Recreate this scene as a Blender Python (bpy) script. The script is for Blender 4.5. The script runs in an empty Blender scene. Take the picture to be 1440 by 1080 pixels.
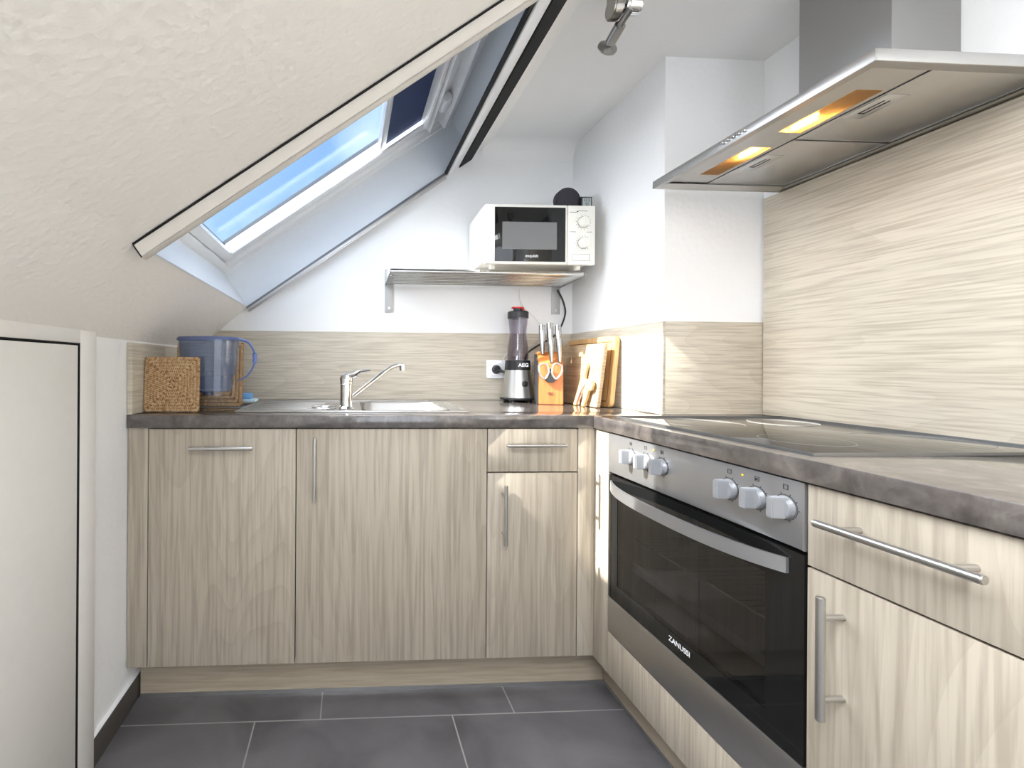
import bpy, bmesh, math, random
from mathutils import Vector, Matrix
random.seed(7)
SC = bpy.context.scene
COL = SC.collection
PI = math.pi

# ------------------------------------------------------------------ materials
def srgb(r, g, b):
    f = lambda c: (c/255/12.92) if c/255 <= .04045 else ((c/255+.055)/1.055)**2.4
    return (f(r), f(g), f(b), 1)

class NT:
    def __init__(s, name):
        s.m = bpy.data.materials.new(name); s.m.use_nodes = True
        s.t = s.m.node_tree; s.b = s.t.nodes['Principled BSDF']; s.out = s.t.nodes['Material Output']
    def n(s, typ, **k):
        nd = s.t.nodes.new(typ)
        for a, v in k.items():
            if a.startswith('i_'): nd.inputs[a[2:].replace('_', ' ')].default_value = v
            else: setattr(nd, a, v)
        return nd
    def l(s, a, b): s.t.links.new(a, b)
    def coords(s, scale=(1, 1, 1), rand=False):
        tc = s.n('ShaderNodeTexCoord'); mp = s.n('ShaderNodeMapping'); mp.inputs['Scale'].default_value = scale
        s.l(tc.outputs['Object'], mp.inputs['Vector'])
        if rand:
            oi = s.n('ShaderNodeObjectInfo'); mu = s.n('ShaderNodeMath', operation='MULTIPLY'); mu.inputs[1].default_value = 37.0
            s.l(oi.outputs['Random'], mu.inputs[0]); cb = s.n('ShaderNodeCombineXYZ')
            for i in range(3): s.l(mu.outputs[0], cb.inputs[i])
            s.l(cb.outputs[0], mp.inputs['Location'])
        return mp.outputs['Vector']
    def ramp(s, fac, stops):
        r = s.n('ShaderNodeValToRGB'); e = r.color_ramp.elements
        e[0].position, e[0].color = stops[0]; e[1].position, e[1].color = stops[-1]
        for p, c in stops[1:-1]:
            x = e.new(p); x.color = c
        s.l(fac, r.inputs['Fac']); return r.outputs['Color']
    def bump(s, h, strength, dist=.002):
        b = s.n('ShaderNodeBump'); b.inputs['Strength'].default_value = strength; b.inputs['Distance'].default_value = dist
        s.l(h, b.inputs['Height']); s.l(b.outputs['Normal'], s.b.inputs['Normal'])
    def mix(s, f, a, b, typ='MIX'):
        m = s.n('ShaderNodeMix', data_type='RGBA', blend_type=typ)
        if isinstance(f, float): m.inputs[0].default_value = f
        else: s.l(f, m.inputs[0])
        for v, k in ((a, 6), (b, 7)):
            if isinstance(v, tuple): m.inputs[k].default_value = v
            else: s.l(v, m.inputs[k])
        return m.outputs[2]

def plain(name, col, rough=.5, metal=0., **k):
    t = NT(name); t.b.inputs['Roughness'].default_value = rough; t.b.inputs['Metallic'].default_value = metal
    v = t.coords((1, 1, 1)); no = t.n('ShaderNodeTexNoise'); no.inputs['Scale'].default_value = 40; no.inputs['Detail'].default_value = 3
    t.l(v, no.inputs['Vector'])
    c0 = tuple(x*.99 for x in col[:3])+(1,); c1 = tuple(min(1, x*1.01) for x in col[:3])+(1,)
    t.l(t.ramp(no.outputs['Fac'], [(.3, c0), (.7, c1)]), t.b.inputs['Base Color'])
    for a, x in k.items(): t.b.inputs[a.replace('_', ' ')].default_value = x
    return t.m

def wood(name, vertical=True, light=srgb(179, 169, 153), dark=srgb(138, 127, 112), rough=.46):
    t = NT(name); t.b.inputs['Roughness'].default_value = rough
    S = (1, 1, .035) if vertical else (.035, .035, 1)
    v = t.coords(S, rand=True)
    n1 = t.n('ShaderNodeTexNoise'); n1.inputs['Scale'].default_value = 22; n1.inputs['Detail'].default_value = 4; n1.inputs['Distortion'].default_value = .4; t.l(v, n1.inputs['Vector'])
    n2 = t.n('ShaderNodeTexNoise'); n2.inputs['Scale'].default_value = 110 if vertical else 170; n2.inputs['Detail'].default_value = 4; n2.inputs['Distortion'].default_value = .3; t.l(v, n2.inputs['Vector'])
    # cathedral figure: bands of a slow stretched noise
    S2 = (1, 1, .13) if vertical else (.13, .13, 1)
    v2 = t.coords(S2, rand=True)
    n3 = t.n('ShaderNodeTexNoise'); n3.inputs['Scale'].default_value = 3.2; n3.inputs['Detail'].default_value = 1.5; n3.inputs['Distortion'].default_value = .25; t.l(v2, n3.inputs['Vector'])
    m = t.n('ShaderNodeMath', operation='MULTIPLY'); m.inputs[1].default_value = 26; t.l(n3.outputs['Fac'], m.inputs[0])
    fr = t.n('ShaderNodeMath', operation='FRACT'); t.l(m.outputs[0], fr.inputs[0])
    pw = t.n('ShaderNodeMath', operation='POWER'); pw.inputs[1].default_value = 2.5; t.l(fr.outputs[0], pw.inputs[0])
    mm = .72 if vertical else .92; mid = tuple(a*mm+b*(1-mm) for a, b in zip(light, dark))
    base = t.ramp(n1.outputs['Fac'], [(.34, mid), (.5, light), (.62, light), (.75, mid)])
    f2 = t.ramp(n2.outputs['Fac'], [(.34, (.6, .6, .6, 1)), (.56, (0, 0, 0, 1))])
    c = t.mix(f2, base, dark)
    k = t.n('ShaderNodeMath', operation='MULTIPLY'); k.inputs[1].default_value = .22; t.l(pw.outputs[0], k.inputs[0])
    c = t.mix(k.outputs[0], c, dark)
    t.l(c, t.b.inputs['Base Color']); t.bump(n2.outputs['Fac'], .12, .0006)
    return t.m

def plaster(name, col, bumps=.5, scale=75):
    t = NT(name); t.b.inputs['Roughness'].default_value = .85
    v = t.coords(); n1 = t.n('ShaderNodeTexNoise'); n1.inputs['Scale'].default_value = scale; n1.inputs['Detail'].default_value = 3; t.l(v, n1.inputs['Vector'])
    n2 = t.n('ShaderNodeTexVoronoi'); n2.inputs['Scale'].default_value = scale*.7; t.l(v, n2.inputs['Vector'])
    a = t.n('ShaderNodeMath', operation='ADD'); t.l(n1.outputs['Fac'], a.inputs[0]); t.l(n2.outputs['Distance'], a.inputs[1])
    n3 = t.n('ShaderNodeTexNoise'); n3.inputs['Scale'].default_value = 2.5; t.l(v, n3.inputs['Vector'])
    t.l(t.ramp(n3.outputs['Fac'], [(.3, tuple(x*.96 for x in col[:3])+(1,)), (.7, col)]), t.b.inputs['Base Color'])
    t.bump(a.outputs[0], bumps, .004); return t.m

def brushed(name, col, rough=.3, S=(1, 1, 60)):
    t = NT(name); t.b.inputs['Metallic'].default_value = 1; t.b.inputs['Base Color'].default_value = col
    v = t.coords(S); n = t.n('ShaderNodeTexNoise'); n.inputs['Scale'].default_value = 12; n.inputs['Detail'].default_value = 4; t.l(v, n.inputs['Vector'])
    mr = t.n('ShaderNodeMapRange'); mr.inputs[3].default_value = rough*.8; mr.inputs[4].default_value = rough*1.25
    t.l(n.outputs['Fac'], mr.inputs[0]); t.l(mr.outputs[0], t.b.inputs['Roughness']); t.bump(n.outputs['Fac'], .04, .0005)
    return t.m

def pane(name, tint=(1, 1, 1, 1), refl=1.0, ior=1.45, rough=.0, graze=.9):
    t = NT(name); t.t.nodes.remove(t.b)
    tr = t.n('ShaderNodeBsdfTransparent'); tr.inputs[0].default_value = tint
    gl = t.n('ShaderNodeBsdfGlossy'); gl.inputs['Roughness'].default_value = rough; gl.inputs[0].default_value = (1, 1, 1, 1)
    lw = t.n('ShaderNodeLayerWeight'); pw = t.n('ShaderNodeMath', operation='POWER'); pw.inputs[1].default_value = 4.5; t.l(lw.outputs['Facing'], pw.inputs[0])
    mu = t.n('ShaderNodeMath', operation='MULTIPLY_ADD'); mu.use_clamp = True; f0 = ((ior-1)/(ior+1))**2*refl; mu.inputs[1].default_value = graze; mu.inputs[2].default_value = f0; t.l(pw.outputs[0], mu.inputs[0])
    mx = t.n('ShaderNodeMixShader'); t.l(mu.outputs[0], mx.inputs[0]); t.l(tr.outputs[0], mx.inputs[1]); t.l(gl.outputs[0], mx.inputs[2])
    t.l(mx.outputs[0], t.out.inputs[0]); return t.m

M = {}
M['wall'] = plaster('white_woodchip', srgb(240, 240, 239), .14, 70)
M['slope'] = plaster('slope_plaster', srgb(247, 244, 239), .36, 80)
M['ceil'] = plaster('ceiling_plaster', srgb(240, 239, 237), .08)
M['wv'] = wood('pale_wood_upright', True)
M['wh'] = wood('pale_wood_lengthwise', False, srgb(203, 194, 177), srgb(158, 147, 129))
M['edge'] = plain('wood_edge_band', srgb(185, 170, 148), .45)
M['plinth'] = wood('plinth_wood', False, srgb(172, 160, 141), srgb(146, 133, 115))
M['carcass'] = plain('carcass_shade_board', srgb(70, 62, 55), .7)  # dark colour stands in for shade in the gaps between fronts
M['steel'] = brushed('brushed_steel', (.56, .55, .53, 1), .32, (1, 1, 40))
M['duct'] = brushed('duct_steel', (.40, .395, .385, 1), .38, (1, 1, 40))
M['nickel'] = plain('brushed_nickel', (.36, .35, .33, 1), .28, 1.)
M['rod'] = plain('polished_steel_rod', (.55, .55, .54, 1), .16, 1.)
M['bracket'] = plain('satin_bracket', (.46, .46, .45, 1), .5, .5)
M['steelx'] = brushed('brushed_steel_sheet', (.50, .49, .475, 1), .34, (40, 1, 1))
M['chrome'] = plain('chrome', (.78, .78, .78, 1), .08, 1.)
M['kmetal'] = plain('knife_steel', (.42, .42, .41, 1), .18, 1.)
M['alu'] = plain('aluminium', (.62, .62, .62, 1), .35, 1.)
M['dalu'] = plain('dark_aluminium', (.22, .22, .22, 1), .4, .8)
M['ovensteel'] = plain('oven_panel_silver', (.37, .37, .375, 1), .28, .75)
M['knob'] = plain('silver_knob', (.40, .41, .43, 1), .3, .5)
M['black'] = plain('black_plastic', (.012, .012, .013, 1), .35)
M['brush_shade'] = plain('black_brush_and_shade', (.01, .01, .01, 1), .9)  # black of the brush seals, also painted shade round the low door
M['bglass'] = plain('black_glass', (.008, .008, .008, 1), .04)
M['hob'] = plain('hob_glass', (.02, .019, .018, 1), .04, 0., IOR=1.75)
M['white'] = plain('white_lacquer', srgb(240, 241, 242), .35)
M['reveal'] = plain('reveal_board_white', srgb(232, 236, 240), .45)
M['trim'] = plain('trim_profile_white', srgb(226, 221, 212), .45)
M['door'] = plain('door_lacquer', srgb(232, 230, 225), .5)
M['cream'] = plain('cream_casing', srgb(240, 238, 228), .4)
M['red'] = plain('red_plastic', srgb(214, 50, 45), .4)
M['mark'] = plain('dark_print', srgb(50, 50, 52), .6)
M['wmark'] = plain('white_print', srgb(235, 235, 235), .6)
M['zone'] = plain('zone_print', srgb(150, 148, 144), .5)
M['yel'] = plain('yellow_lamp', srgb(235, 200, 40), .4)
M['grey'] = plain('grey_screen', srgb(120, 120, 120), .3)
M['lcd'] = plain('lcd', srgb(165, 172, 170), .4)
M['cyan'] = plain('blue_sponge', srgb(120, 170, 220), .9)
M['cloth'] = plain('pale_blue_cloth', srgb(190, 215, 225), .9)
M['blkwood'] = wood('orange_block_wood', True, srgb(206, 128, 66), srgb(170, 94, 42), .35)
M['bamboo'] = wood('bamboo', False, srgb(204, 162, 110), srgb(176, 128, 80), .45)
M['bamv'] = wood('bamboo_upright', True, srgb(208, 168, 114), srgb(178, 134, 86), .45)
M['ash'] = wood('pale_board_wood', False, srgb(184, 160, 128), srgb(134, 104, 72), .5)
M['llama'] = wood('llama_wood', True, srgb(206, 172, 118), srgb(174, 134, 84), .5)
M['cord'] = plain('white_cord', srgb(225, 220, 210), .5)
M['inner'] = plain('oven_enamel', (.06, .06, .062, 1), .4)
M['pane'] = pane('window_glass', (.97, .985, 1, 1), .5, graze=.12)
M['ovenpane'] = pane('tinted_oven_glass', (.55, .55, .56, 1), 1.6, 1.5)
M['mwpane'] = pane('microwave_glass', (.4, .4, .42, 1), 1.0)
M['clear'] = pane('clear_plastic', (.97, .98, .99, 1), 1.0)
M['smoke'] = pane('smoky_plastic', (.78, .76, .80, 1), 1.3)
M['bluep'] = pane('blue_tinted_plastic', (.62, .72, .90, 1), .8)
def _milky(m, col, f):
    t = m.node_tree; o = t.nodes['Material Output']; src = o.inputs[0].links[0].from_socket
    d = t.nodes.new('ShaderNodeBsdfDiffuse'); d.inputs[0].default_value = col; x = t.nodes.new('ShaderNodeMixShader'); x.inputs[0].default_value = f
    t.links.new(src, x.inputs[1]); t.links.new(d.outputs[0], x.inputs[2]); t.links.new(x.outputs[0], o.inputs[0])
_milky(M['bluep'], srgb(138, 150, 172), .36)

def mk_worktop():
    t = NT('stone_laminate'); t.b.inputs['Roughness'].default_value = .3; t.b.inputs['Coat Weight'].default_value = 1; t.b.inputs['Coat Roughness'].default_value = .09; t.b.inputs['Coat IOR'].default_value = 1.6
    v = t.coords((1, 1, 1))
    n1 = t.n('ShaderNodeTexNoise'); n1.inputs['Scale'].default_value = 16; n1.inputs['Detail'].default_value = 9; n1.inputs['Roughness'].default_value = .62; n1.inputs['Distortion'].default_value = .8; t.l(v, n1.inputs['Vector'])
    n2 = t.n('ShaderNodeTexNoise'); n2.inputs['Scale'].default_value = 55; n2.inputs['Detail'].default_value = 5; t.l(v, n2.inputs['Vector'])
    c = t.ramp(n1.outputs['Fac'], [(.3, srgb(62, 57, 54)), (.52, srgb(90, 84, 81)), (.7, srgb(116, 109, 104))])
    d = t.ramp(n2.outputs['Fac'], [(.3, (.6, .6, .6, 1)), (.55, (1, 1, 1, 1))])
    t.l(t.mix(.8, c, d, 'MULTIPLY'), t.b.inputs['Base Color']); t.bump(n2.outputs['Fac'], .06, .0005); return t.m
M['top'] = mk_worktop()

def mk_floor():
    t = NT('slate_tiles'); t.b.inputs['Roughness'].default_value = .42
    tc = t.n('ShaderNodeTexCoord'); mp = t.n('ShaderNodeMapping'); mp.inputs['Location'].default_value = (.27+.588*6, -1.357+.45*10, 0)
    t.l(tc.outputs['Object'], mp.inputs['Vector'])
    br = t.n('ShaderNodeTexBrick'); br.offset = .673; br.inputs['Scale'].default_value = 1; br.inputs['Brick Width'].default_value = .588; br.inputs['Row Height'].default_value = .45
    br.inputs['Mortar Size'].default_value = .0022; br.inputs['Mortar Smooth'].default_value = .1; t.l(mp.outputs[0], br.inputs['Vector'])
    n1 = t.n('ShaderNodeTexNoise'); n1.inputs['Scale'].default_value = 5; n1.inputs['Detail'].default_value = 8; n1.inputs['Distortion'].default_value = .6; t.l(tc.outputs['Object'], n1.inputs['Vector'])
    c = t.ramp(n1.outputs['Fac'], [(.3, srgb(84, 82, 84)), (.7, srgb(110, 108, 110))])
    t.l(t.mix(br.outputs['Fac'], c, srgb(150, 148, 145)), t.b.inputs['Base Color']); t.bump(n1.outputs['Fac'], .25, .003); return t.m
M['floor'] = mk_floor()
M['skirt'] = plain('dark_slate_skirting', srgb(78, 73, 68), .45)

def mk_straw():
    t = NT('seagrass'); t.b.inputs['Roughness'].default_value = .7
    v = t.coords(); n = t.n('ShaderNodeTexNoise'); n.inputs['Scale'].default_value = 130; n.inputs['Detail'].default_value = 4; t.l(v, n.inputs['Vector'])
    t.l(t.ramp(n.outputs['Fac'], [(.3, srgb(150, 114, 76)), (.5, srgb(206, 170, 126)), (.72, srgb(236, 208, 168))]), t.b.inputs['Base Color']); return t.m
M['straw'] = mk_straw()
M['strawd'] = plain('dark_seagrass', srgb(120, 84, 50), .85)

def mk_blind():
    t = NT('navy_blind_cloth'); t.b.inputs['Base Color'].default_value = srgb(52, 66, 100); t.b.inputs['Roughness'].default_value = .8
    tr = t.n('ShaderNodeBsdfTranslucent'); tr.inputs[0].default_value = srgb(46, 62, 98)
    mx = t.n('ShaderNodeMixShader'); mx.inputs[0].default_value = .25; t.l(t.b.outputs[0], mx.inputs[1]); t.l(tr.outputs[0], mx.inputs[2]); t.l(mx.outputs[0], t.out.inputs[0]); return t.m
M['blind'] = mk_blind()

def emis(name, col, st):
    t = NT(name); t.b.inputs['Emission Color'].default_value = col; t.b.inputs['Emission Strength'].default_value = st; return t.m
M['bulb'] = emis('lit_bulb', (1, .62, .22, 1), 45)

def mk_cover():
    t = NT('ribbed_lamp_cover'); t.t.nodes.remove(t.b)
    tr = t.n('ShaderNodeBsdfTransparent'); tr.inputs[0].default_value = (1, .85, .62, 1)
    tl = t.n('ShaderNodeBsdfTranslucent'); tl.inputs[0].default_value = (1, .78, .5, 1)
    gl = t.n('ShaderNodeBsdfGlossy'); gl.inputs['Roughness'].default_value = .2
    v = t.coords((1, 1, 1)); w = t.n('ShaderNodeTexWave', bands_direction='Y'); w.inputs['Scale'].default_value = 60; t.l(v, w.inputs['Vector'])
    bp = t.n('ShaderNodeBump'); bp.inputs['Strength'].default_value = .6; bp.inputs['Distance'].default_value = .002; t.l(w.outputs['Fac'], bp.inputs['Height']); t.l(bp.outputs[0], gl.inputs['Normal'])
    m1 = t.n('ShaderNodeMixShader'); m1.inputs[0].default_value = .45; t.l(tr.outputs[0], m1.inputs[1]); t.l(tl.outputs[0], m1.inputs[2])
    m2 = t.n('ShaderNodeMixShader'); m2.inputs[0].default_value = .08; t.l(m1.outputs[0], m2.inputs[1]); t.l(gl.outputs[0], m2.inputs[2])
    t.l(m2.outputs[0], t.out.inputs[0]); return t.m
M['cover'] = mk_cover()

# ------------------------------------------------------------------ mesh helpers
def BM(): return bmesh.new()
def absorb(bm, src, mat=None):
    if mat is not None: bmesh.ops.transform(src, matrix=mat, verts=src.verts)
    me = bpy.data.meshes.new('tmp'); src.to_mesh(me); src.free(); bm.from_mesh(me); bpy.data.meshes.remove(me)
def box(bm, x0, x1, y0, y1, z0, z1, bev=0., mat=None, seg=2):
    b = bmesh.new(); bmesh.ops.create_cube(b, size=1)
    for v in b.verts: v.co = Vector(((x0+x1)/2+v.co.x*(x1-x0), (y0+y1)/2+v.co.y*(y1-y0), (z0+z1)/2+v.co.z*(z1-z0)))
    if bev: bmesh.ops.bevel(b, geom=b.edges[:], offset=bev, segments=seg, affect='EDGES', profile=.5)
    absorb(bm, b, mat); return bm
def prism(bm, pts, ax, a0, a1, bev=0., mat=None):
    """pts: 2-D outline; ax: axis of extrusion"""
    def mk(p, a):
        return {'X': (a, p[0], p[1]), 'Y': (p[0], a, p[1]), 'Z': (p[0], p[1], a)}[ax]
    b = bmesh.new(); lo = [b.verts.new(mk(p, a0)) for p in pts]; hi = [b.verts.new(mk(p, a1)) for p in pts]
    n = len(pts); b.faces.new(lo); b.faces.new(hi)
    for i in range(n): b.faces.new((lo[i], lo[(i+1) % n], hi[(i+1) % n], hi[i]))
    bmesh.ops.recalc_face_normals(b, faces=b.faces)
    if bev: bmesh.ops.bevel(b, geom=b.edges[:], offset=bev, segments=2, affect='EDGES')
    absorb(bm, b, mat); return bm
def cyl(bm, p0, p1, r0, r1=None, seg=24, bev=0., cap=True):
    r1 = r0 if r1 is None else r1; p0 = Vector(p0); p1 = Vector(p1); d = p1-p0
    b = bmesh.new(); bmesh.ops.create_cone(b, cap_ends=cap, segments=seg, radius1=r0, radius2=r1, depth=d.length)
    if bev:
        es = [e for e in b.edges if all(len(f.verts) != 4 or True for f in e.link_faces) and any(len(f.verts) > 4 for f in e.link_faces)]
        bmesh.ops.bevel(b, geom=es, offset=bev, segments=2, affect='EDGES')
    m = Matrix.Translation((p0+p1)/2) @ d.to_track_quat('Z', 'Y').to_matrix().to_4x4()
    for f in b.faces: f.smooth = len(f.verts) == 4
    absorb(bm, b, m); return bm
def lathe(bm, prof, c, seg=32, sx=1, sy=1, smooth=True, mat=None):
    b = bmesh.new(); rings = []
    for r, z in prof:
        rings.append([b.verts.new((c[0]+max(r, 1e-5)*sx*math.cos(2*PI*i/seg), c[1]+max(r, 1e-5)*sy*math.sin(2*PI*i/seg), c[2]+z)) for i in range(seg)])
    for a, d in zip(rings, rings[1:]):
        for i in range(seg):
            f = b.faces.new((a[i], a[(i+1) % seg], d[(i+1) % seg], d[i])); f.smooth = smooth
    bmesh.ops.recalc_face_normals(b, faces=b.faces)
    absorb(bm, b, mat); return bm
def smooth_path(pts, n=6):
    pts = [Vector(p) for p in pts]; P = [pts[0]]+pts+[pts[-1]]; out = []
    for i in range(1, len(P)-2):
        a, b, c, d = P[i-1:i+3]
        for k in range(n):
            t = k/n; out.append(.5*((2*b)+(c-a)*t+(2*a-5*b+4*c-d)*t*t+(3*b-a-3*c+d)*t**3))
    out.append(pts[-1]); return out
def tube(bm, pts, r, seg=12, sm=6, flat=None):
    P = smooth_path(pts, sm) if sm else [Vector(p) for p in pts]
    rs = r if callable(r) else (lambda t: r)
    b = bmesh.new(); rings = []; up = Vector((0, 0, 1))
    for i, p in enumerate(P):
        d = (P[min(i+1, len(P)-1)]-P[max(i-1, 0)]).normalized()
        if abs(d.dot(up)) > .97: s_ = d.cross(Vector((0, 1, 0))).normalized()
        else: s_ = d.cross(up).normalized()
        if rings and s_.dot(prev) < 0: s_ = -s_
        prev = s_; u_ = s_.cross(d).normalized(); rr = rs(i/(len(P)-1))
        fa, fb = flat or (1, 1)
        rings.append([b.verts.new(p+s_*math.cos(2*PI*k/seg)*rr*fa+u_*math.sin(2*PI*k/seg)*rr*fb) for k in range(seg)])
    for a, c in zip(rings, rings[1:]):
        for k in range(seg):
            f = b.faces.new((a[k], a[(k+1) % seg], c[(k+1) % seg], c[k])); f.smooth = True
    b.faces.new(rings[0]); b.faces.new(rings[-1]); bmesh.ops.recalc_face_normals(b, faces=b.faces)
    absorb(bm, b); return bm
def torus(bm, c, R, r, rot=None, seg=40, s2=10, sx=1, sz=1):
    b = bmesh.new(); rings = []
    for i in range(seg):
        a = 2*PI*i/seg
        rings.append([b.verts.new(((R+r*math.cos(q))*math.cos(a)*sx, (R+r*math.cos(q))*math.sin(a)*sz, r*math.sin(q))) for q in [2*PI*k/s2 for k in range(s2)]])
    for i in range(seg):
        for k in range(s2):
            f = b.faces.new((rings[i][k], rings[i][(k+1) % s2], rings[(i+1) % seg][(k+1) % s2], rings[(i+1) % seg][k])); f.smooth = True
    bmesh.ops.recalc_face_normals(b, faces=b.faces)
    absorb(bm, b, Matrix.Translation(c) @ (rot or Matrix.Identity(4))); return bm

def obj(name, bm, mat, parent=None, label=None, loc=None):
    me = bpy.data.meshes.new(name)
    if parent is not None:
        w = Vector((0, 0, 0)); p = parent
        while p is not None: w += p.location; p = p.parent
        off = w; o_loc = Vector((0, 0, 0))
    else:
        if loc is None:
            xs = [v.co for v in bm.verts]
            lo = Vector([min(v[i] for v in xs) for i in range(3)]); hi = Vector([max(v[i] for v in xs) for i in range(3)])
            loc = Vector(((lo.x+hi.x)/2, (lo.y+hi.y)/2, lo.z))
        off = Vector(loc); o_loc = off
    bmesh.ops.translate(bm, verts=bm.verts, vec=-off)
    bm.to_mesh(me); bm.free(); me.set_sharp_from_angle(angle=math.radians(32)); me.materials.append(M[mat] if isinstance(mat, str) else mat)
    o = bpy.data.objects.new(name, me); COL.objects.link(o); o.location = o_loc
    if parent is not None: o.parent = parent
    if label: o['label'] = label
    return o
def thing(name, label, cat, loc, group=None):
    o = bpy.data.objects.new(name, None); COL.objects.link(o); o.location = loc; o.empty_display_size = .05
    o['label'] = label; o['category'] = cat
    if group: o['group'] = group
    return o
def tag(o, label, cat, group=None):
    o['label'] = label; o['category'] = cat
    if group: o['group'] = group
    return o
def struct(name, bm, mat, label, loc=(0, 0, 0)):
    o = obj(name, bm, mat, None, label, loc); o['kind'] = 'structure'; return o
def text(name, s, size, c, right, up, mat, parent, sx=1., bold=0., label=None):
    cu = bpy.data.curves.new(name, 'FONT'); cu.body = s; cu.size = size; cu.align_x = 'CENTER'; cu.align_y = 'CENTER'; cu.extrude = .0002; cu.offset = bold
    t = bpy.data.objects.new(name, cu); COL.objects.link(t); bpy.context.view_layer.update()
    me = bpy.data.meshes.new_from_object(t.evaluated_get(bpy.context.evaluated_depsgraph_get()))
    bpy.data.objects.remove(t)
    r = Vector(right).normalized(); u = Vector(up).normalized(); n = r.cross(u)
    m = Matrix(((r.x*sx, u.x, n.x, c[0]), (r.y*sx, u.y, n.y, c[1]), (r.z*sx, u.z, n.z, c[2]), (0, 0, 0, 1)))
    b = bmesh.new(); b.from_mesh(me); bmesh.ops.transform(b, matrix=m, verts=b.verts)
    return obj(name, b, mat, parent, label)

# ------------------------------------------------------------------ room dimensions
XL, XR, YB, ZC = -.667, 1.364, 2.044, 2.068     # knee wall, right wall, gable wall, flat ceiling
XC, YC = 1.025, 1.432                            # chimney breast: left face, front face
ZT, TH = .90, .039                               # worktop top and thickness
XF, YF = .773, 1.398                             # worktop front edges
FX, FY = .783, 1.408                             # cabinet fronts
YR = -2.6                                        # rear wall
CA, SA = math.cos(math.radians(35)), math.sin(math.radians(35))
S0Z = 1.6231
def SP(s, y, n): return Vector((s*CA-n*SA, y, S0Z+s*SA+n*CA))
SM = Matrix(((CA, 0, -SA, 0), (0, 1, 0, 0), (SA, 0, CA, S0Z), (0, 0, 0, 1)))    # (s, y, n) -> world
def sbox(bm, s0, s1, y0, y1, n0, n1, bev=0.): return box(bm, s0, s1, y0, y1, n0, n1, bev, SM)

# ------------------------------------------------------------------ the setting
b = BM(); box(b, -.95, 1.6, YR-.2, YB+.2, -.1, 0); struct('floor', b, 'floor', 'dark grey slate tile floor with pale grout')
b = BM(); e_ = SP(.80, 0, .15); prism(b, [(-.95, 0), (1.6, 0), (1.6, ZC+.10), (e_.x, ZC+.10), (SP(-.55, 0, .2).x, SP(-.55, 0, .2).z), (-.87, 1.20), (-.95, 1.1)], 'Y', YB, YB+.2); struct('wall_back', b, 'wall', 'white plastered gable wall behind the sink')
b = BM(); box(b, XL-.2, XL, YR, YB, 0, 1.125); struct('wall_left', b, 'wall', 'low white knee wall under the slope')
b = BM(); box(b, XR, XR+.2, YR, YB, 0, 2.3); struct('wall_right', b, 'wall', 'white wall behind the hob')
b = BM(); box(b, XC, XR, YC, YB, 0, ZC); struct('wall_chimney', b, 'wall', 'white chimney breast in the corner')
b = BM(); box(b, .62, 1.6, YR-.2, YB+.1, ZC, ZC+.12)
def cove(bm, p0, p1, nu, r=.07, n=8):
    # soft plaster cove: p0-p1 along the junction, nu = horizontal unit vector from the wall into the room
    p0, p1, nu = Vector(p0), Vector(p1), Vector(nu); up = Vector((0, 0, 1)); g = bmesh.new()
    pr = [nu*(r*(1-math.cos(a)))-up*(r*(1-math.sin(a))) for a in [PI/2*k/n for k in range(n+1)]]
    A = [g.verts.new(p0+q) for q in pr]; B_ = [g.verts.new(p1+q) for q in pr]
    for k in range(n):
        f = g.faces.new((A[k], A[k+1], B_[k+1], B_[k])); f.smooth = True
    for f in g.faces:
        f.normal_update()
        if f.normal.dot(nu-up) < 0: f.normal_flip()
    absorb(bm, g)
cove(b, (.60, YB, ZC), (XC, YB, ZC), (0, -1, 0)); struct('ceiling', b, 'ceil', 'white flat ceiling')
# roof slope with the skylight opening  (s -.55...68, y 1.0...2.03)
b = BM()
low = [(XL, 1.125), (-.4505, 1.3077), (SP(-.55, 0, .26).x, SP(-.55, 0, .26).z), (XL-.2, 1.22)]
prism(b, low, 'Y', YR-.2, YB+.1)
sbox(b, -.55, .78, .35, .996, 0, .26); sbox(b, -.55, .78, YR-.2, -.85, 0, .26); sbox(b, -.55, -.35, -.85, .35, 0, .26); sbox(b, .65, .78, -.85, .35, 0, .26); sbox(b, -.55, .78, 2.034, YB+.1, 0, .26); sbox(b, .684, .95, .996, 2.034, 0, .26)
sbox(b, .78, .95, YR-.2, YB+.1, .0, .26)
struct('ceiling_slope', b, 'slope', 'rough plastered sloping ceiling around the skylight')
# rear wall with an added, unseen window opening for fill light
b = BM()
for a in ((-.95, -.2, 0, 2.4), (1.2, 1.6, 0, 2.4), (-.2, 1.2, 0, .35), (-.2, 1.2, 1.9, 2.4)): box(b, a[0], a[1], YR-.2, YR, a[2], a[3])
struct('wall_rear', b, 'wall', 'white rear wall with an opening for the added window')
b = BM()
for a in ((-.2, -.14, .35, 1.9), (1.14, 1.2, .35, 1.9), (-.14, 1.14, .35, .41), (-.14, 1.14, 1.84, 1.9), (.47, .53, .41, 1.84)): box(b, a[0], a[1], YR-.12, YR-.06, a[2], a[3], .003)
w2 = struct('fill_window_rear', b, 'white', 'added white framed rear window, unseen, for fill light')
b = BM(); box(b, -.14, .47, YR-.095, YR-.09, .41, 1.84); box(b, .53, 1.14, YR-.095, YR-.09, .41, 1.84); obj('pane', b, 'pane', w2)

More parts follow.
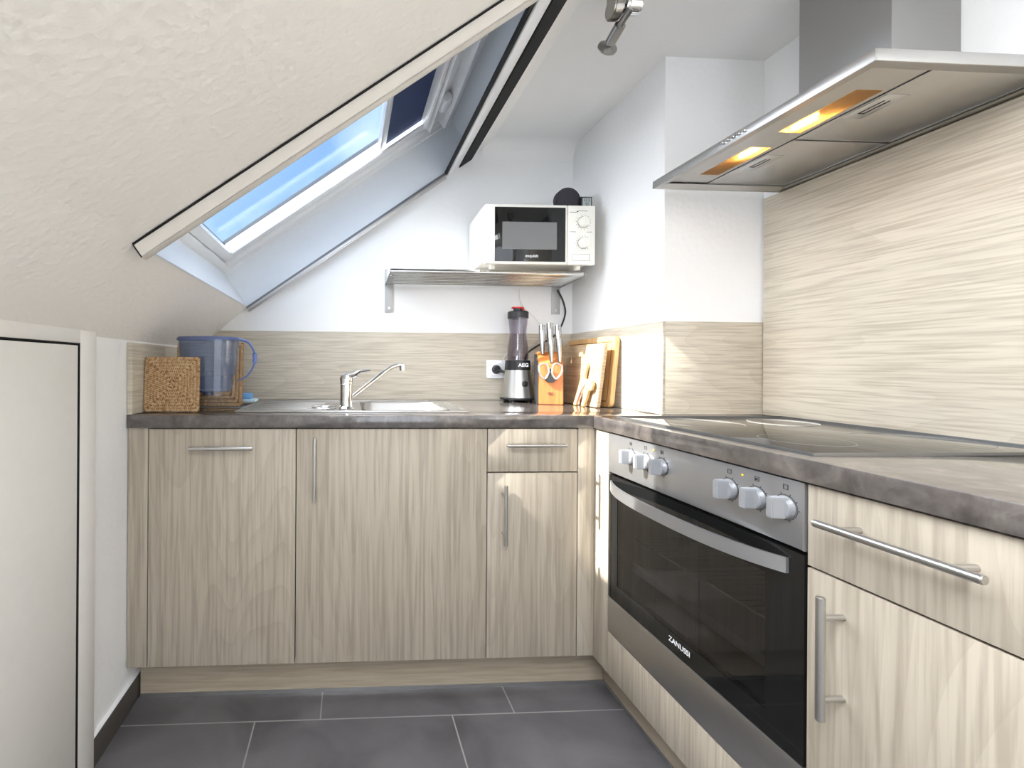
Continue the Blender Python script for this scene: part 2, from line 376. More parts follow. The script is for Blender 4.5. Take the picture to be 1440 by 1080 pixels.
# skylight: lining, frame, sash, glass, ventilation bar
w1 = bpy.data.objects.new('window_1', None); COL.objects.link(w1); w1.location = SP(.06, 1.515, .1); w1['kind'] = 'structure'; w1['label'] = 'skylight in the sloping ceiling'
b = BM(); sbox(b, -.552, .682, 2.028, 2.034, -.002, .175)
obj('reveal_panel', b, 'reveal', w1)
b = BM(); sbox(b, -.552, .682, .996, 1.002, -.002, .175); obj('reveal_panel', b, 'reveal', w1)
b = BM(); sbox(b, -.552, -.546, 1.002, 2.028, -.002, .175); obj('reveal_panel', b, 'reveal', w1)
b = BM(); sbox(b, .678, .684, 1.002, 2.028, -.002, .175); obj('reveal_panel', b, 'reveal', w1)
def ring(bm, s0, s1, y0, y1, ws0, ws1, wy, n0, n1, bev=.003):
    sbox(bm, s0, s0+ws0, y0, y1, n0, n1, bev); sbox(bm, s1-ws1, s1, y0, y1, n0, n1, bev)
    sbox(bm, s0+ws0-.001, s1-ws1+.001, y0, y0+wy, n0, n1, bev); sbox(bm, s0+ws0-.001, s1-ws1+.001, y1-wy, y1, n0, n1, bev)
b = BM(); ring(b, -.55, .682, 1.0, 2.03, .038, .03, .0595, .175, .26); obj('frame', b, 'white', w1)
b = BM(); ring(b, -.510, .648, 1.06, 1.97, .042, .125, .062, .192, .250); obj('sash', b, 'white', w1)
b = BM(); ring(b, -.470, .526, 1.118, 1.912, .004, .004, .005, .236, .250, 0); obj('glazing_seal', b, 'dalu', w1)
b = BM(); sbox(b, -.469, .526, 1.12, 1.91, .240, .244); obj('pane', b, 'pane', w1)
b = BM(); sbox(b, .595, .603, 1.08, 1.955, .140, .19, .002); sbox(b, .540, .600, 1.08, 1.955, .184, .192, .002); sbox(b, .530, .536, 1.08, 1.955, .160, .19, .002)
vb = obj('ventilation_bar', b, 'white', w1)
for y in (1.25, 1.72):
    b = BM(); sbox(b, .548, .590, y, y+.09, .150, .188, .012); obj('bracket', b, 'white', vb)

w3 = bpy.data.objects.new('fill_skylight', None); COL.objects.link(w3); w3.location = SP(.15, -.25, .1); w3['kind'] = 'structure'; w3['label'] = 'added skylight opening behind the viewer for fill light'  # unseen skylight, added to bring in fill light
b = BM(); ring(b, -.349, .649, -.849, .349, .05, .05, .05, .10, .20); obj('frame', b, 'white', w3)
b = BM(); sbox(b, -.30, .60, -.80, .30, .15, .154); obj('pane', b, 'pane', w3)

# blind
t = thing('roller_blind', 'dark blue roller blind pulled half down in the skylight', 'blind', SP(.4, 1.515, .2))
b = BM(); sbox(b, .318, .505, 1.1225, 1.8905, .204, .207); obj('blind_cloth', b, 'blind', t)
b = BM(); sbox(b, .284, .296, 1.125, 1.89, .192, .212, .002); sbox(b, .296, .320, 1.125, 1.89, .198, .212, .003); obj('bottom_bar', b, 'alu', t)
b = BM(); sbox(b, .503, .522, 1.12, 1.91, .17, .21, .004); obj('cassette', b, 'white', t)
for y in (1.105, 1.890):
    b = BM(); sbox(b, -.46, .505, y, y+.018, .180, .1915, .002); obj('side_rail', b, 'white', t)

# insect-screen frame on the opening
t = thing('insect_screen', 'white aluminium insect screen frame with black seals round the skylight opening', 'insect screen', SP(0, 1.5, 0))
b = BM(); sbox(b, -.556, .60, .975, .978, -.034, -.001); sbox(b, -.556, .60, .975, .999, -.034, -.031, .001); sbox(b, -.556, .60, .996, .999, -.034, -.02); sbox(b, -.556, -.553, .975, .999, -.034, -.001); obj('side_profile', b, 'trim', t, 'near cream side profile')
b = BM(); sbox(b, -.553, .60, .970, .975, -.004, -.001); obj('brush_seal', b, 'brush_shade', t)
b = BM(); sbox(b, -.553, .512, 2.012, 2.020, -.020, -.001, .001); sbox(b, -.553, .512, 2.024, 2.032, -.024, -.001, .001); sbox(b, -.553, .512, 2.035, 2.0435, -.020, -.001, .001); obj('side_profile', b, 'alu', t, 'far grey side profile')
b = BM(); sbox(b, -.55, .512, 2.010, 2.043, -.010, -.0015); obj('brush_seal', b, 'dalu', t)
b = BM(); sbox(b, .533, .568, 1.0, 2.043, -.014, -.001, .003); sbox(b, .568, .594, 1.0, 2.043, -.010, -.001, .002); sbox(b, .529, .532, 1.0, 2.043, -.014, -.001, .001); obj('cassette', b, 'white', t)
b = BM(); sbox(b, .512, .528, 1.0, 2.030, -.010, -.001); obj('brush_seal', b, 'brush_shade', t)
b = BM(); sbox(b, .596, .664, 1.0, 2.043, -.014, -.001); obj('brush_seal', b, 'brush_shade', t)

# low door in the knee wall
d = bpy.data.objects.new('door_1', None); COL.objects.link(d); d.location = (XL, .8, 0); d['kind'] = 'structure'; d['label'] = 'low pale grey door in the knee wall'
b = BM(); box(b, XL, XL+.014, .30, 1.1315, .02, 1.0975, .001); obj('door_panel', b, 'door', d)
b = BM(); box(b, XL, XL+.014, 1.141, 1.212, 0, 1.136, .001); box(b, XL, XL+.014, .24, 1.141, 1.1035, 1.136, .001); obj('door_frame', b, 'door', d)
b = BM(); box(b, XL, XL+.002, .30, 1.141, 0, 1.1035); obj('gap_shade_back', b, 'brush_shade', d)  # black sheet behind the leaf, painted shade of the gap
b = BM(); box(b, XL+.002, XL+.0142, 1.1375, 1.1405, .01, 1.1035); box(b, XL+.002, XL+.0142, .30, 1.1375, 1.1005, 1.1034); obj('gap_shade_strip', b, 'brush_shade', d)  # black strips lining the frame, painted shade inside the gap
# skirting on the left wall
b = BM(); box(b, XL, XL+.011, 1.214, 1.53, 0, .078, .001); o = struct('baseboard_left', b, 'skirt', 'dark slate skirting on the left wall')
b = BM(); box(b, XL, XL+.012, 1.214, 1.53, .078, .0805); obj('joint_bead', b, 'white', o)

# ------------------------------------------------------------------ worktops
SKX0, SKX1, SKY0, SKY1 = -.364, .400, 1.474, 1.925        # sink outline
BX0, BX1, BY0, BY1 = .045, .345, 1.515, 1.865             # bowl hole
b = BM(); z0, z1 = ZT-TH, ZT
box(b, XL+.002, XC-.001, YF, BY0, z0, z1, .002); box(b, XL+.002, XC-.001, BY1, YB-.002, z0, z1); box(b, XL+.002, BX0, BY0, BY1, z0, z1); box(b, BX1, XC-.001, BY0, BY1, z0, z1)
tag(obj('worktop', b, 'top'), 'dark grey stone-look worktop along the back wall, under the sink', 'worktop')
b = BM(); box(b, XF, XR-.002, -.35, YF-.0005, z0, z1, .002); box(b, XC+.0005, XR-.002, YF-.001, YC-.001, z0, z1)
tag(obj('worktop', b, 'top'), 'dark grey stone-look worktop carrying the hob along the right wall', 'worktop')

# ------------------------------------------------------------------ cabinets
ZD, ZU = .1355, .857
def feet(x0, x1, y0, y1, parent):
    for x in (x0, x1):
        for y in (y0, y1):
            b = BM(); cyl(b, (x, y, 0), (x, y, ZD+.002), .016, seg=14); obj('foot', b, 'black', parent)
def carcass(x0, x1, y0, y1, front, parent, top=True):
    b = BM(); w = .016; z0, z1 = ZD+.002, ZT-TH-.001
    if front == 'Y':
        box(b, x0, x0+w, y0, y1, z0, z1); box(b, x1-w, x1, y0, y1, z0, z1)
        box(b, x0+w, x1-w, y0, y1, z0, z0+w); box(b, x0+w, x1-w, y1-w, y1, z0+w, z1)
        box(b, x0+w, x1-w, y0, y0+.004, z0+w, z1)
    else:
        box(b, x0, x1, y0, y0+w, z0, z1); box(b, x0, x1, y1-w, y1, z0, z1)
        box(b, x0, x1, y0+w, y1-w, z0, z0+w); box(b, x1-w, x1, y0+w, y1-w, z0+w, z1)
        box(b, x0, x0+.004, y0+w, y1-w, z0+w, z1)
    o = obj('carcass', b, 'carcass', parent); feet(x0+(.04 if front == 'Y' else .12), x1-.04, y0+(.10 if front == 'Y' else .04), y1-.04, parent); return o
def bar_handle(p0, p1, out, parent, r=.006):
    p0, p1, out = Vector(p0), Vector(p1), Vector(out)      # p0,p1 on the bar axis; out: vector from door face to the bar
    b = BM(); cyl(b, p0, p1, r, seg=20, bev=.0012)
    d = (p1-p0).normalized(); L = (p1-p0).length
    for k in (.17, .83):
        q = p0+d*L*k; cyl(b, q-out, q-out*.1, r*.75, seg=14)
    return obj('handle', b, 'steel', parent)
G = .0015
def front_y(name, x0, x1, z0, z1, parent, ypos=FY):
    b = BM(); box(b, x0+G, x1-G, ypos, ypos+.018, z0, z1, .0008); return obj(name, b, 'wv', parent)
def front_x(name, y0, y1, z0, z1, parent):
    b = BM(); box(b, FX, FX+.018, y0+G, y1-G, z0, z1, .0008); return obj(name, b, 'wv', parent)
X1_, X2_, X3_, X4_ = -.6045, -.160, .4365, .7275
t = thing('base_cabinet', 'pale wood base unit at the left end, with one horizontal handle near its top', 'cabinet', ((X1_+X2_)/2, 1.7, ZD), 'kitchen base units')
carcass(X1_+G, X2_-G, FY+.02, YB-.02, 'Y', t)
b = BM(); box(b, XL+.003, X1_-G, FY, FY+.018, ZD, ZT-TH-.001, .0008); obj('filler_strip', b, 'wv', t)
dr = front_y('door', X1_, X2_, ZD, ZU, t); bar_handle((-.475, 1.378, .802), (-.287, 1.378, .802), (0, -.030, 0), dr)
t = thing('base_cabinet', 'widest pale wood base unit, under the sink, upright handle at its left', 'cabinet', ((X2_+X3_)/2, 1.7, ZD), 'kitchen base units')
carcass(X2_+G, X3_-G, FY+.02, YB-.02, 'Y', t)
dr = front_y('door', X2_, X3_, ZD, ZU, t); bar_handle((-.101, 1.378, .643), (-.101, 1.378, .834), (0, -.030, 0), dr)
t = thing('base_cabinet', 'narrow pale wood base unit in the back run, with one drawer above a door', 'cabinet', ((X3_+X4_)/2, 1.7, ZD), 'kitchen base units')
carcass(X3_+G, X4_-G, FY+.02, YB-.02, 'Y', t)
dr = front_y('drawer', X3_, X4_, .7215, ZU, t); bar_handle((.489, 1.378, .8085), (.677, 1.378, .8085), (0, -.030, 0), dr)
dr = front_y('door', X3_, X4_, ZD, .7175, t); bar_handle((.4875, 1.378, .499), (.4875, 1.378, .686), (0, -.030, 0), dr)
b = BM(); box(b, X4_+G, FX-.0005, FY, FY+.018, ZD, ZT-TH-.001, .0008); obj('filler_strip', b, 'wv', t)
YO0, YO1 = .7385, 1.329
b = BM(); box(b, FX, FX+.018, YO1+.002, FY+.017, ZD-.003, ZT-TH-.001, .0008)
t = thing('oven_housing', 'pale wood surround of the oven: strip on its left and low panel beneath', 'cabinet', (1.07, 1.03, ZD))
obj('filler_strip', b, 'wv', t)
b = BM(); box(b, FX, FX+.018, YO0+G, YO1, ZD-.003, .259, .0008)
obj('lower_panel', b, 'wv', t)
b = BM(); box(b, FX+.02, XR-.02, YO0+.002, YO1-.004, ZD+.002, ZD+.018); obj('carcass', b, 'carcass', t); feet(FX+.12, XR-.06, YO0+.05, YO1-.05, t)
t = thing('base_cabinet', 'pale wood base unit right of the oven, with a drawer above a door', 'cabinet', (1.07, .44, ZD), 'kitchen base units')
carcass(FX+.02, XR-.02, .138, YO0-G-.002, 'X', t)
dr = front_x('drawer', .138, YO0-G, .7195, ZU, t); bar_handle((.745, .690, .807), (.745, .494, .807), (-.038, 0, 0), dr, .0062)
dr = front_x('door', .138, YO0-G, ZD, .7155, t); bar_handle((.745, .679, .499), (.745, .679, .694), (-.038, 0, 0), dr, .0062)
t = thing('base_cabinet', 'pale wood base unit nearest the viewer, past the one with the long drawer handle', 'cabinet', (1.07, -.1, ZD), 'kitchen base units')
carcass(FX+.02, XR-.02, -.345, .136, 'X', t); front_x('door', -.345, .1365, ZD, ZU, t)
b = BM(); box(b, -.652, .852, 1.473, 1.489, .0, ZD-.004); o = tag(obj('plinth', b, 'plinth'), 'pale wood plinth below the back base units', 'plinth')
b = BM(); box(b, -.652, .852, 1.4705, 1.4725, .0, .012); obj('sealing_strip', b, 'alu', o)
b = BM(); box(b, .854, .870, -.345, 1.489, .0, ZD-.006); o = tag(obj('plinth', b, 'plinth'), 'pale wood plinth below the oven run', 'plinth')
b = BM(); box(b, .8515, .8535, -.345, 1.470, .0, .012); obj('sealing_strip', b, 'alu', o)

# ------------------------------------------------------------------ splashbacks
ZS = 1.203
def slope_z(x): return 1.125+(x-XL)*(1.3077-1.125)/(-.4505-XL)
b = BM(); prism(b, [(-.645, ZT+.001), (XC-.001, ZT+.001), (XC-.001, ZS), (-.568, ZS), (-.645, slope_z(-.645)-.004)], 'Y', YB-.011, YB-.001)
tag(obj('splashback', b, 'wh'), 'long pale wood-grain splashback on the back wall behind the sink', 'splashback')
b = BM(); box(b, XL+.001, XL+.017, 1.402, 1.645, ZT+.001, 1.118, .001); tag(obj('splashback', b, 'wh'), 'short pale wood splashback on the knee wall beside the front straw mat', 'splashback')
b = BM(); box(b, XL+.001, XL+.010, 1.6465, YB-.013, ZT+.001, 1.118, .001); tag(obj('splashback', b, 'wh'), 'pale wood splashback strip in the far left corner behind the water jug', 'splashback')
b = BM(); box(b, XC-.011, XC-.001, YC-.010, YB-.013, ZT+.001, ZS, .0005); tag(obj('splashback', b, 'wh'), 'sunlit pale wood splashback behind the chopping boards', 'splashback')
b = BM(); box(b, XC-.001, XR-.001, YC-.010, YC-.001, ZT+.001, ZS, .0005); tag(obj('splashback', b, 'wh'), 'shaded pale wood splashback on the chimney breast facing the viewer', 'splashback')
b = BM(); box(b, XR-.011, XR-.001, -.35, YC-.012, ZT+.001, 1.6072, .0005); tag(obj('splashback', b, 'wh'), 'tall pale wood-grain splashback between hob and cooker hood', 'splashback')

# ------------------------------------------------------------------ sink and tap
t = thing('sink', 'stainless steel inset sink with drainer in the back worktop', 'sink', ((SKX0+SKX1)/2, 1.7, ZT))
b = BM(); z0, z1 = ZT+.0003, ZT+.0035
box(b, SKX0, SKX1, SKY0, BY0-.0, z0, z1, .0008); box(b, SKX0, SKX1, BY1, SKY1, z0, z1, .0008); box(b, BX1, SKX1, BY0, BY1, z0, z1, .0008); box(b, SKX0, BX0, BY0, BY1, z0, z1-.0015)
box(b, SKX0, SKX1, SKY0, SKY0+.006, z1-.001, z1+.003, .001); box(b, SKX0, SKX1, SKY1-.006, SKY1, z1-.001, z1+.003, .001)
box(b, SKX0, SKX0+.006, SKY0, SKY1, z1-.001, z1+.003, .001); box(b, SKX1-.006, SKX1, SKY0, SKY1, z1-.001, z1+.003, .001)
obj('rim', b, 'steelx', t)
b = BM()
for k in range(7): box(b, SKX0+.03, -.09, BY0+.04+k*.045, BY0+.052+k*.045, ZT+.002, ZT+.0045, .001)
obj('drainer_ribs', b, 'steelx', t)
b = BM(); bb = bmesh.new()
def rrect(x0, x1, y0, y1, r, z, n=5):
    out = []
    for cx_, cy_, a0 in ((x1-r, y1-r, 0), (x0+r, y1-r, 90), (x0+r, y0+r, 180), (x1-r, y0+r, 270)):
        for k in range(n+1):
            a = math.radians(a0+90*k/n); out.append((cx_+r*math.cos(a), cy_+r*math.sin(a), z))
    return out
prof = [(0, ZT+.0036), (.004, ZT-.004), (.008, ZT-.10), (.020, ZT-.135), (.05, ZT-.142)]
rs = [[bb.verts.new(p) for p in rrect(BX0+o_, BX1-o_, BY0+o_, BY1-o_, max(.01, .05-o_*.3), z_)] for o_, z_ in prof]
for a_, c_ in zip(rs, rs[1:]):
    for k in range(len(a_)):
        f = bb.faces.new((a_[k], a_[(k+1) % len(a_)], c_[(k+1) % len(a_)], c_[k])); f.smooth = True
bb.faces.new(rs[-1]); bmesh.ops.recalc_face_normals(bb, faces=bb.faces); absorb(b, bb)
obj('bowl', b, 'duct', t)
b = BM(); cyl(b, (.195, 1.69, ZT-.1415), (.195, 1.69, ZT-.138), .04, seg=32); obj('drain', b, 'chrome', t)
b = BM(); torus(b, (-.085, 1.60, ZT+.005), .042, .003); torus(b, (-.085, 1.60, ZT+.004), .028, .002); obj('overflow_ring', b, 'chrome', t)

TX, TY = -.008, 1.535
t = thing('tap', 'chrome single-lever kitchen tap with slanted spout on the sink', 'tap', (TX, TY, ZT+.0035))
z0 = ZT+.0036
b = BM(); lathe(b, [(.0, 0), (.026, 0), (.026, .006), (.021, .012), (.020, .086), (.022, .088), (.022, .095), (.0, .095)], (TX, TY, z0), 28); obj('body', b, 'chrome', t)
b = BM(); tube(b, [(TX+.012, TY+.008, z0+.036), (TX+.06, TY+.05, z0+.072), (TX+.13, TY+.11, z0+.122), (TX+.165, TY+.145, z0+.143), (TX+.192, TY+.165, z0+.152), (TX+.212, TY+.18, z0+.153)], .0078, 14, 6)
sp = obj('spout', b, 'chrome', t)
b = BM(); cyl(b, (TX+.209, TY+.177, z0+.155), (TX+.211, TY+.178, z0+.132), .0115, seg=18, bev=.001); obj('aerator', b, 'chrome', sp)
b = BM(); lathe(b, [(0, .0), (.022, .0), (.023, .01), (.019, .022), (.008, .028), (0, .028)], (TX, TY, z0+.0955), 24)
tube(b, [(TX-.005, TY, z0+.112), (TX+.025, TY, z0+.118), (TX+.045, TY+.002, z0+.130), (TX+.080, TY+.004, z0+.135)], lambda q: .017-.0115*q, 12, 5, (1.1, .75)); obj('lever', b, 'chrome', t)

# ------------------------------------------------------------------ hob
t = thing('hob', 'black ceramic hob let into the right worktop below the hood', 'hob', (1.07, 1.045, ZT))
b = BM(); box(b, .815, 1.335, .757, 1.338, ZT+.0003, ZT+.0045, .0015); obj('glass_plate', b, 'hob', t)
b = BM(); z0 = ZT+.0003
box(b, .8125, .8145, .7545, 1.3405, z0, z0+.0055); box(b, 1.3355, 1.3375, .7545, 1.3405, z0, z0+.0055); box(b, .8145, 1.3355, .7545, .7565, z0, z0+.0055); box(b, .8145, 1.3355, 1.3385, 1.3405, z0, z0+.0055)
obj('edge_frame', b, 'dalu', t)
for cx_, cy_, r_ in ((.95, 1.19, .10), (1.20, 1.20, .075), (.95, .90, .075), (1.20, .90, .10)):
    b = BM(); lathe(b, [(r_, 0), (r_, .0002), (r_+.0011, .0002), (r_+.0011, 0)], (cx_, cy_, ZT+.0046), 64); obj('cooking_zone', b, 'zone', t)

# ------------------------------------------------------------------ oven
t = thing('oven', 'built-in oven with silver knob panel, black glass door and bowed handle', 'oven', (1.05, 1.033, .26))
b = BM(); x0, x1, y0, y1, z0, z1 = FX+.003, XR-.06, YO0+.012, YO1-.012, .262, .858
w = .012
box(b, x0+.02, x1, y0, y0+w, z0, z1); box(b, x0+.02, x1, y1-w, y1, z0, z1); box(b, x1-w, x1, y0+w, y1-w, z0, z1)
box(b, x0+.02, x1-w, y0+w, y1-w, z0, z0+.10); box(b, x0+.02, x1-w, y0+w, y1-w, .72, z1)
obj('cavity', b, 'inner', t)
b = BM(); box(b, FX-.002, FX+.02, YO0+.004, YO1-.002, .7405, .857, .0015); pn = obj('control_panel', b, 'ovensteel', t)
b = BM(); box(b, FX-.003, FX+.02, YO0, YO0+.0035, .7405, .857); obj('panel_edge', b, 'ovensteel', pn)
b = BM()
for (a0, a1, c0, c1) in ((YO0+.002, YO1-.002, .370, .415), (YO0+.002, YO1-.002, .672, .732), (YO0+.002, YO0+.075, .415, .672), (YO1-.045, YO1-.002, .415, .672)):
    box(b, FX, FX+.018, a0, a1, c0, c1)
dr = obj('door', b, 'bglass', t)
b = BM(); box(b, FX+.001, FX+.005, YO0+.075, YO1-.045, .415, .672); obj('door_glass', b, 'ovenpane', dr)
b = BM(); pts = []
n = 24; hy0, hy1 = 1.312, .768
ins, outs = [], []
for k in range(n+1):
    q = k/n; y = hy0+(hy1-hy0)*q; bow = .050*(1-(2*q-1)**4*.55-(2*q-1)**2*.45)
    outs.append((FX-.006-bow, y)); ins.append((FX-.0005-bow*.93, y))
prism(b, outs+ins[::-1], 'Z', .690, .7175)
hd = obj('handle', b, 'ovensteel', dr)
text('maker_name', 'ZANUSSI', .0175, (FX-.0004, 1.034, .3955), (0, -1, 0), (0, 0, 1), 'wmark', dr, 1.0, .0001)
b = BM(); box(b, FX-.0005, FX+.018, YO0+.002, YO1-.001, .2615, .3675, .001); obj('lower_strip', b, 'steelx', t)
b = BM()
for z in (.555,):
    for y in (YO0+.04, YO1-.04): cyl(b, (FX+.05, y, z), (x1-.03, y, z), .0025, seg=8)
    for x in (FX+.05, x1-.03): cyl(b, (x, YO0+.04, z), (x, YO1-.04, z), .0025, seg=8)
    for k in range(22):
        y = YO0+.06+k*(YO1-YO0-.12)/21; cyl(b, (FX+.05, y, z), (x1-.03, y, z), .0013, seg=6)
obj('wire_rack', b, 'chrome', t)
b = BM(); box(b, FX+.06, x1-.04, YO0+.03, YO1-.03, .452, .458, .002); box(b, FX+.055, FX+.062, YO0+.03, YO1-.03, .452, .478, .002); obj('baking_tray', b, 'dalu', t)
KY = [1.219, 1.156, 1.094, .893, .830, .773]
for i, y in enumerate(KY):
    zc = .806
    b = BM(); cyl(b, (FX-.0022, y, zc), (FX-.0135, y, zc), .0205, .0192, 36, .0015)
    g = bmesh.new(); bmesh.ops.create_cube(g, size=1)
    for v in g.verts: v.co = Vector((FX-.022+v.co.x*.024, y+v.co.y*(.013 if v.co.x < 0 else .021), zc+v.co.z*.0375))
    bmesh.ops.bevel(g, geom=g.edges[:], offset=.002, segments=2, affect='EDGES'); absorb(b, g)
    kn = obj('knob', b, 'knob', pn)
    b = BM(); torus(b, (FX-.0023, y, zc), .0222, .0005, Matrix.Rotation(PI/2, 4, 'Y'), 36, 6)
    for k in range(10):
        a = math.radians(20+k*320/9+90); c_ = Vector((FX-.0023, y, zc)); e_ = Vector((0, -math.cos(a), math.sin(a)))
        if k not in (1, 4, 6): cyl(b, c_+e_*.022, c_+e_*.0262, .0006, seg=6)
    obj('dial_scale', b, 'mark', pn)
    q = zc+.036; s = .0045; b = BM()
    for a in ((y-s, y+s, q-s, q-s+.0008), (y-s, y+s, q+s-.0008, q+s), (y-s, y-s+.0008, q-s, q+s), (y+s-.0008, y+s, q-s, q+s), (y-.001, y+s, q-.0005+(.002 if i % 2 else -.002), q+.0015)):
        box(b, FX-.0028, FX-.002, *a)
    obj('symbol', b, 'mark', pn)
for y in (1.125, .862):
    b = BM(); cyl(b, (FX-.0018, y, .842), (FX-.003, y, .842), .0022, seg=12); obj('signal_lamp', b, 'yel', pn)

# ------------------------------------------------------------------ cooker hood
HX0, HX1, HY0, HY1, HZ = .940, XR-.0015, .7686, 1.368, 1.608
t = thing('cooker_hood', 'brushed steel cooker hood with two lit lamps on the right wall', 'cooker hood', (1.15, 1.07, HZ))
b = BM(); zt = HZ+.0225
box(b, HX0, HX0+.004, HY0, HY1, HZ, zt, .0008); box(b, HX0+.004, HX1, HY0, HY0+.004, HZ, zt, .0008); box(b, HX0+.004, HX1, HY1-.004, HY1, HZ, zt, .0008); box(b, HX1-.004, HX1, HY0+.004, HY1-.004, HZ, zt)
box(b, HX0+.003, HX1, HY0+.003, HY1-.003, zt-.003, zt)
# sloping inner lip
for q in (((HX0, HY0), (HX0+.030, HY0+.030), (HX0+.030, HY1-.030), (HX0, HY1)), ((HX0, HY1), (HX0+.030, HY1-.030), (HX1-.02, HY1-.030), (HX1, HY1)), ((HX1, HY0), (HX1-.02, HY0+.030), (HX0+.030, HY0+.030), (HX0, HY0)), ((HX1, HY1), (HX1-.02, HY1-.03), (HX1-.02, HY0+.03), (HX1, HY0))):
    vs = [b.verts.new((p[0], p[1], HZ+(.007 if i in (1, 2) else 0))) for i, p in enumerate(q)]; b.faces.new(vs)
    vs = [b.verts.new((p[0], p[1], HZ+(.009 if i in (1, 2) else .002))) for i, p in enumerate(q)]; b.faces.new(vs)
hb = obj('canopy', b, 'steelx', t)
LX0, LX1 = 1.022, 1.078
lamps = ((1.112, 1.278, 1.145), (.868, 1.036, 1.0))
b = BM(); zp = HZ+.0105; xs = HX0+.0315
for a in ((xs, LX0, HY0+.0315, HY1-.0315), (LX1, 1.090, HY0+.0315, HY1-.0315), (LX0, LX1, HY0+.0315, lamps[1][0]), (LX0, LX1, lamps[1][1], lamps[0][0]), (LX0, LX1, lamps[0][1], HY1-.0315)):
    box(b, *a, zp, zp+.002)
obj('lamp_panel', b, 'steelx', t)
for y0, y1, yb in lamps:
    b = BM(); zz = zp+.0125
    box(b, LX0-.001, LX0, y0, y1, zp+.0021, zz); box(b, LX1, LX1+.001, y0, y1, zp+.0021, zz); box(b, LX0, LX1, y0-.001, y0, zp+.0021, zz); box(b, LX0, LX1, y1, y1+.001, zp+.0021, zz); box(b, LX0, LX1, y0, y1, zz, zz+.001)
    lp = obj('lamp', b, 'alu', t)
    b = BM(); tube(b, [(1.05, yb-.03, zp+.0075), (1.05, yb+.03, zp+.0075)], .0038, 12, 0); obj('bulb', b, 'bulb', lp)
    b = BM(); box(b, LX0+.0005, LX1-.0005, y0+.0005, y1-.0005, zp-.0008, zp+.0008); obj('lamp_cover', b, 'cover', lp)
for y0, y1 in ((.800, 1.062), (1.068, 1.336)):
    b = BM(); box(b, 1.094, HX1-.024, y0, y1, zp-.001, zp+.003, .001); fl = obj('grease_filter', b, 'steelx', t)
    b = BM(); e0, e1, w_ = 1.0925, HX1-.0225, .002
    for a in ((e0, e0+w_, y0, y1), (e1-w_, e1, y0, y1), (e0+w_, e1-w_, y0, y0+w_), (e0+w_, e1-w_, y1-w_, y1)): box(b, *a, zp-.0022, zp-.0003)
    obj('filter_frame', b, 'alu', fl)
    yc = (y0+y1)/2-.01
    b = BM(); box(b, 1.098, 1.148, yc-.045, yc+.045, zp-.0025, zp-.001, .0005); lt = obj('latch_plate', b, 'alu', fl)
    b = BM()
    for a in ((1.116, 1.118, yc-.025, yc+.025), (1.128, 1.130, yc-.025, yc+.025), (1.116, 1.130, yc+.023, yc+.025)): box(b, *a, zp-.0035, zp-.0025)
    obj('latch_slot', b, 'black', lt)
b = BM(); box(b, 1.197, XR-.0015, .948, 1.156, zt+.0002, ZC-.001, .001); obj('duct_cover', b, 'duct', t)
for k in range(5):
    y = 1.100-k*.0155
    b = BM(); cyl(b, (HX0-.0002, y, HZ+.0125), (HX0-.005, y, HZ+.0125), .0042, seg=16, bev=.0008); obj('button', b, 'chrome', t)

# ------------------------------------------------------------------ wall shelf
SHY0 = 1.818
t = thing('wall_shelf', 'stainless steel slatted wall shelf under the microwave', 'shelf', (.56, 1.93, 1.42))
b = BM(); cyl(b, (.165, SHY0+.011, 1.435), (.960, SHY0+.011, 1.435), .011, seg=18)
for k in range(1, 8): cyl(b, (.165, SHY0+.011+k*.0285, 1.434-.0012*k), (.960, SHY0+.011+k*.0285, 1.434-.0012*k), .0082, seg=16)
obj('slats', b, 'rod', t)
for x in (.159, .927):
    b = BM(); box(b, x, x+.040, YB-.004, YB-.001, 1.293, 1.486, .001)
    xe = x if x < .5 else x+.037
    prism(b, [(YB-.004, 1.414), (YB-.004, 1.470), (SHY0+.03, 1.449), (SHY0, 1.440), (SHY0, 1.424)], 'X', xe, xe+.003)
    br = obj('bracket', b, 'bracket', t)
    b = BM(); cyl(b, (x+.02, YB-.004, 1.312), (x+.02, YB-.007, 1.312), .005, seg=14); obj('screw', b, 'chrome', br)

# ------------------------------------------------------------------ microwave
MW = Matrix.Translation((.755, 1.765, 1.449)) @ Matrix.Rotation(math.radians(-1.2), 4, 'Z')
def mbox(bm, *a, bev=0.): return box(bm, *a, bev, MW)
t = thing('microwave', 'cream microwave oven with black door window on the wall shelf', 'microwave', (.755, 1.88, 1.449))
hw = .221; H0, H1 = .022, .247
b = BM(); mbox(b, -hw, hw, .022, .262, H0, H1, bev=.004)
bd = obj('casing', b, 'cream', t)
b = BM(); mbox(b, -hw, .108, 0, .0215, H0-.012, H1-.001, bev=.004)
dr = obj('door', b, 'cream', t)
b = BM(); mbox(b, -.183, .100, -.0015, .0, .020, .235, bev=.0006); w_ = obj('door_window', b, 'bglass', dr)
b = BM(); mbox(b, -.153, .065, -.0022, -.0016, .068, .176); obj('window_screen', b, 'grey', dr)
c = MW @ Vector((-.035, -.0018, .042)); rv = MW.to_3x3() @ Vector((1, 0, 0))
text('maker_name', 'exquisit', .0165, c, rv, (0, 0, 1), 'wmark', dr, 1., .0002)
b = BM(); mbox(b, .109, hw, 0, .0215, H0-.012, H1-.001, bev=.004); cp = obj('control_panel', b, 'cream', t)
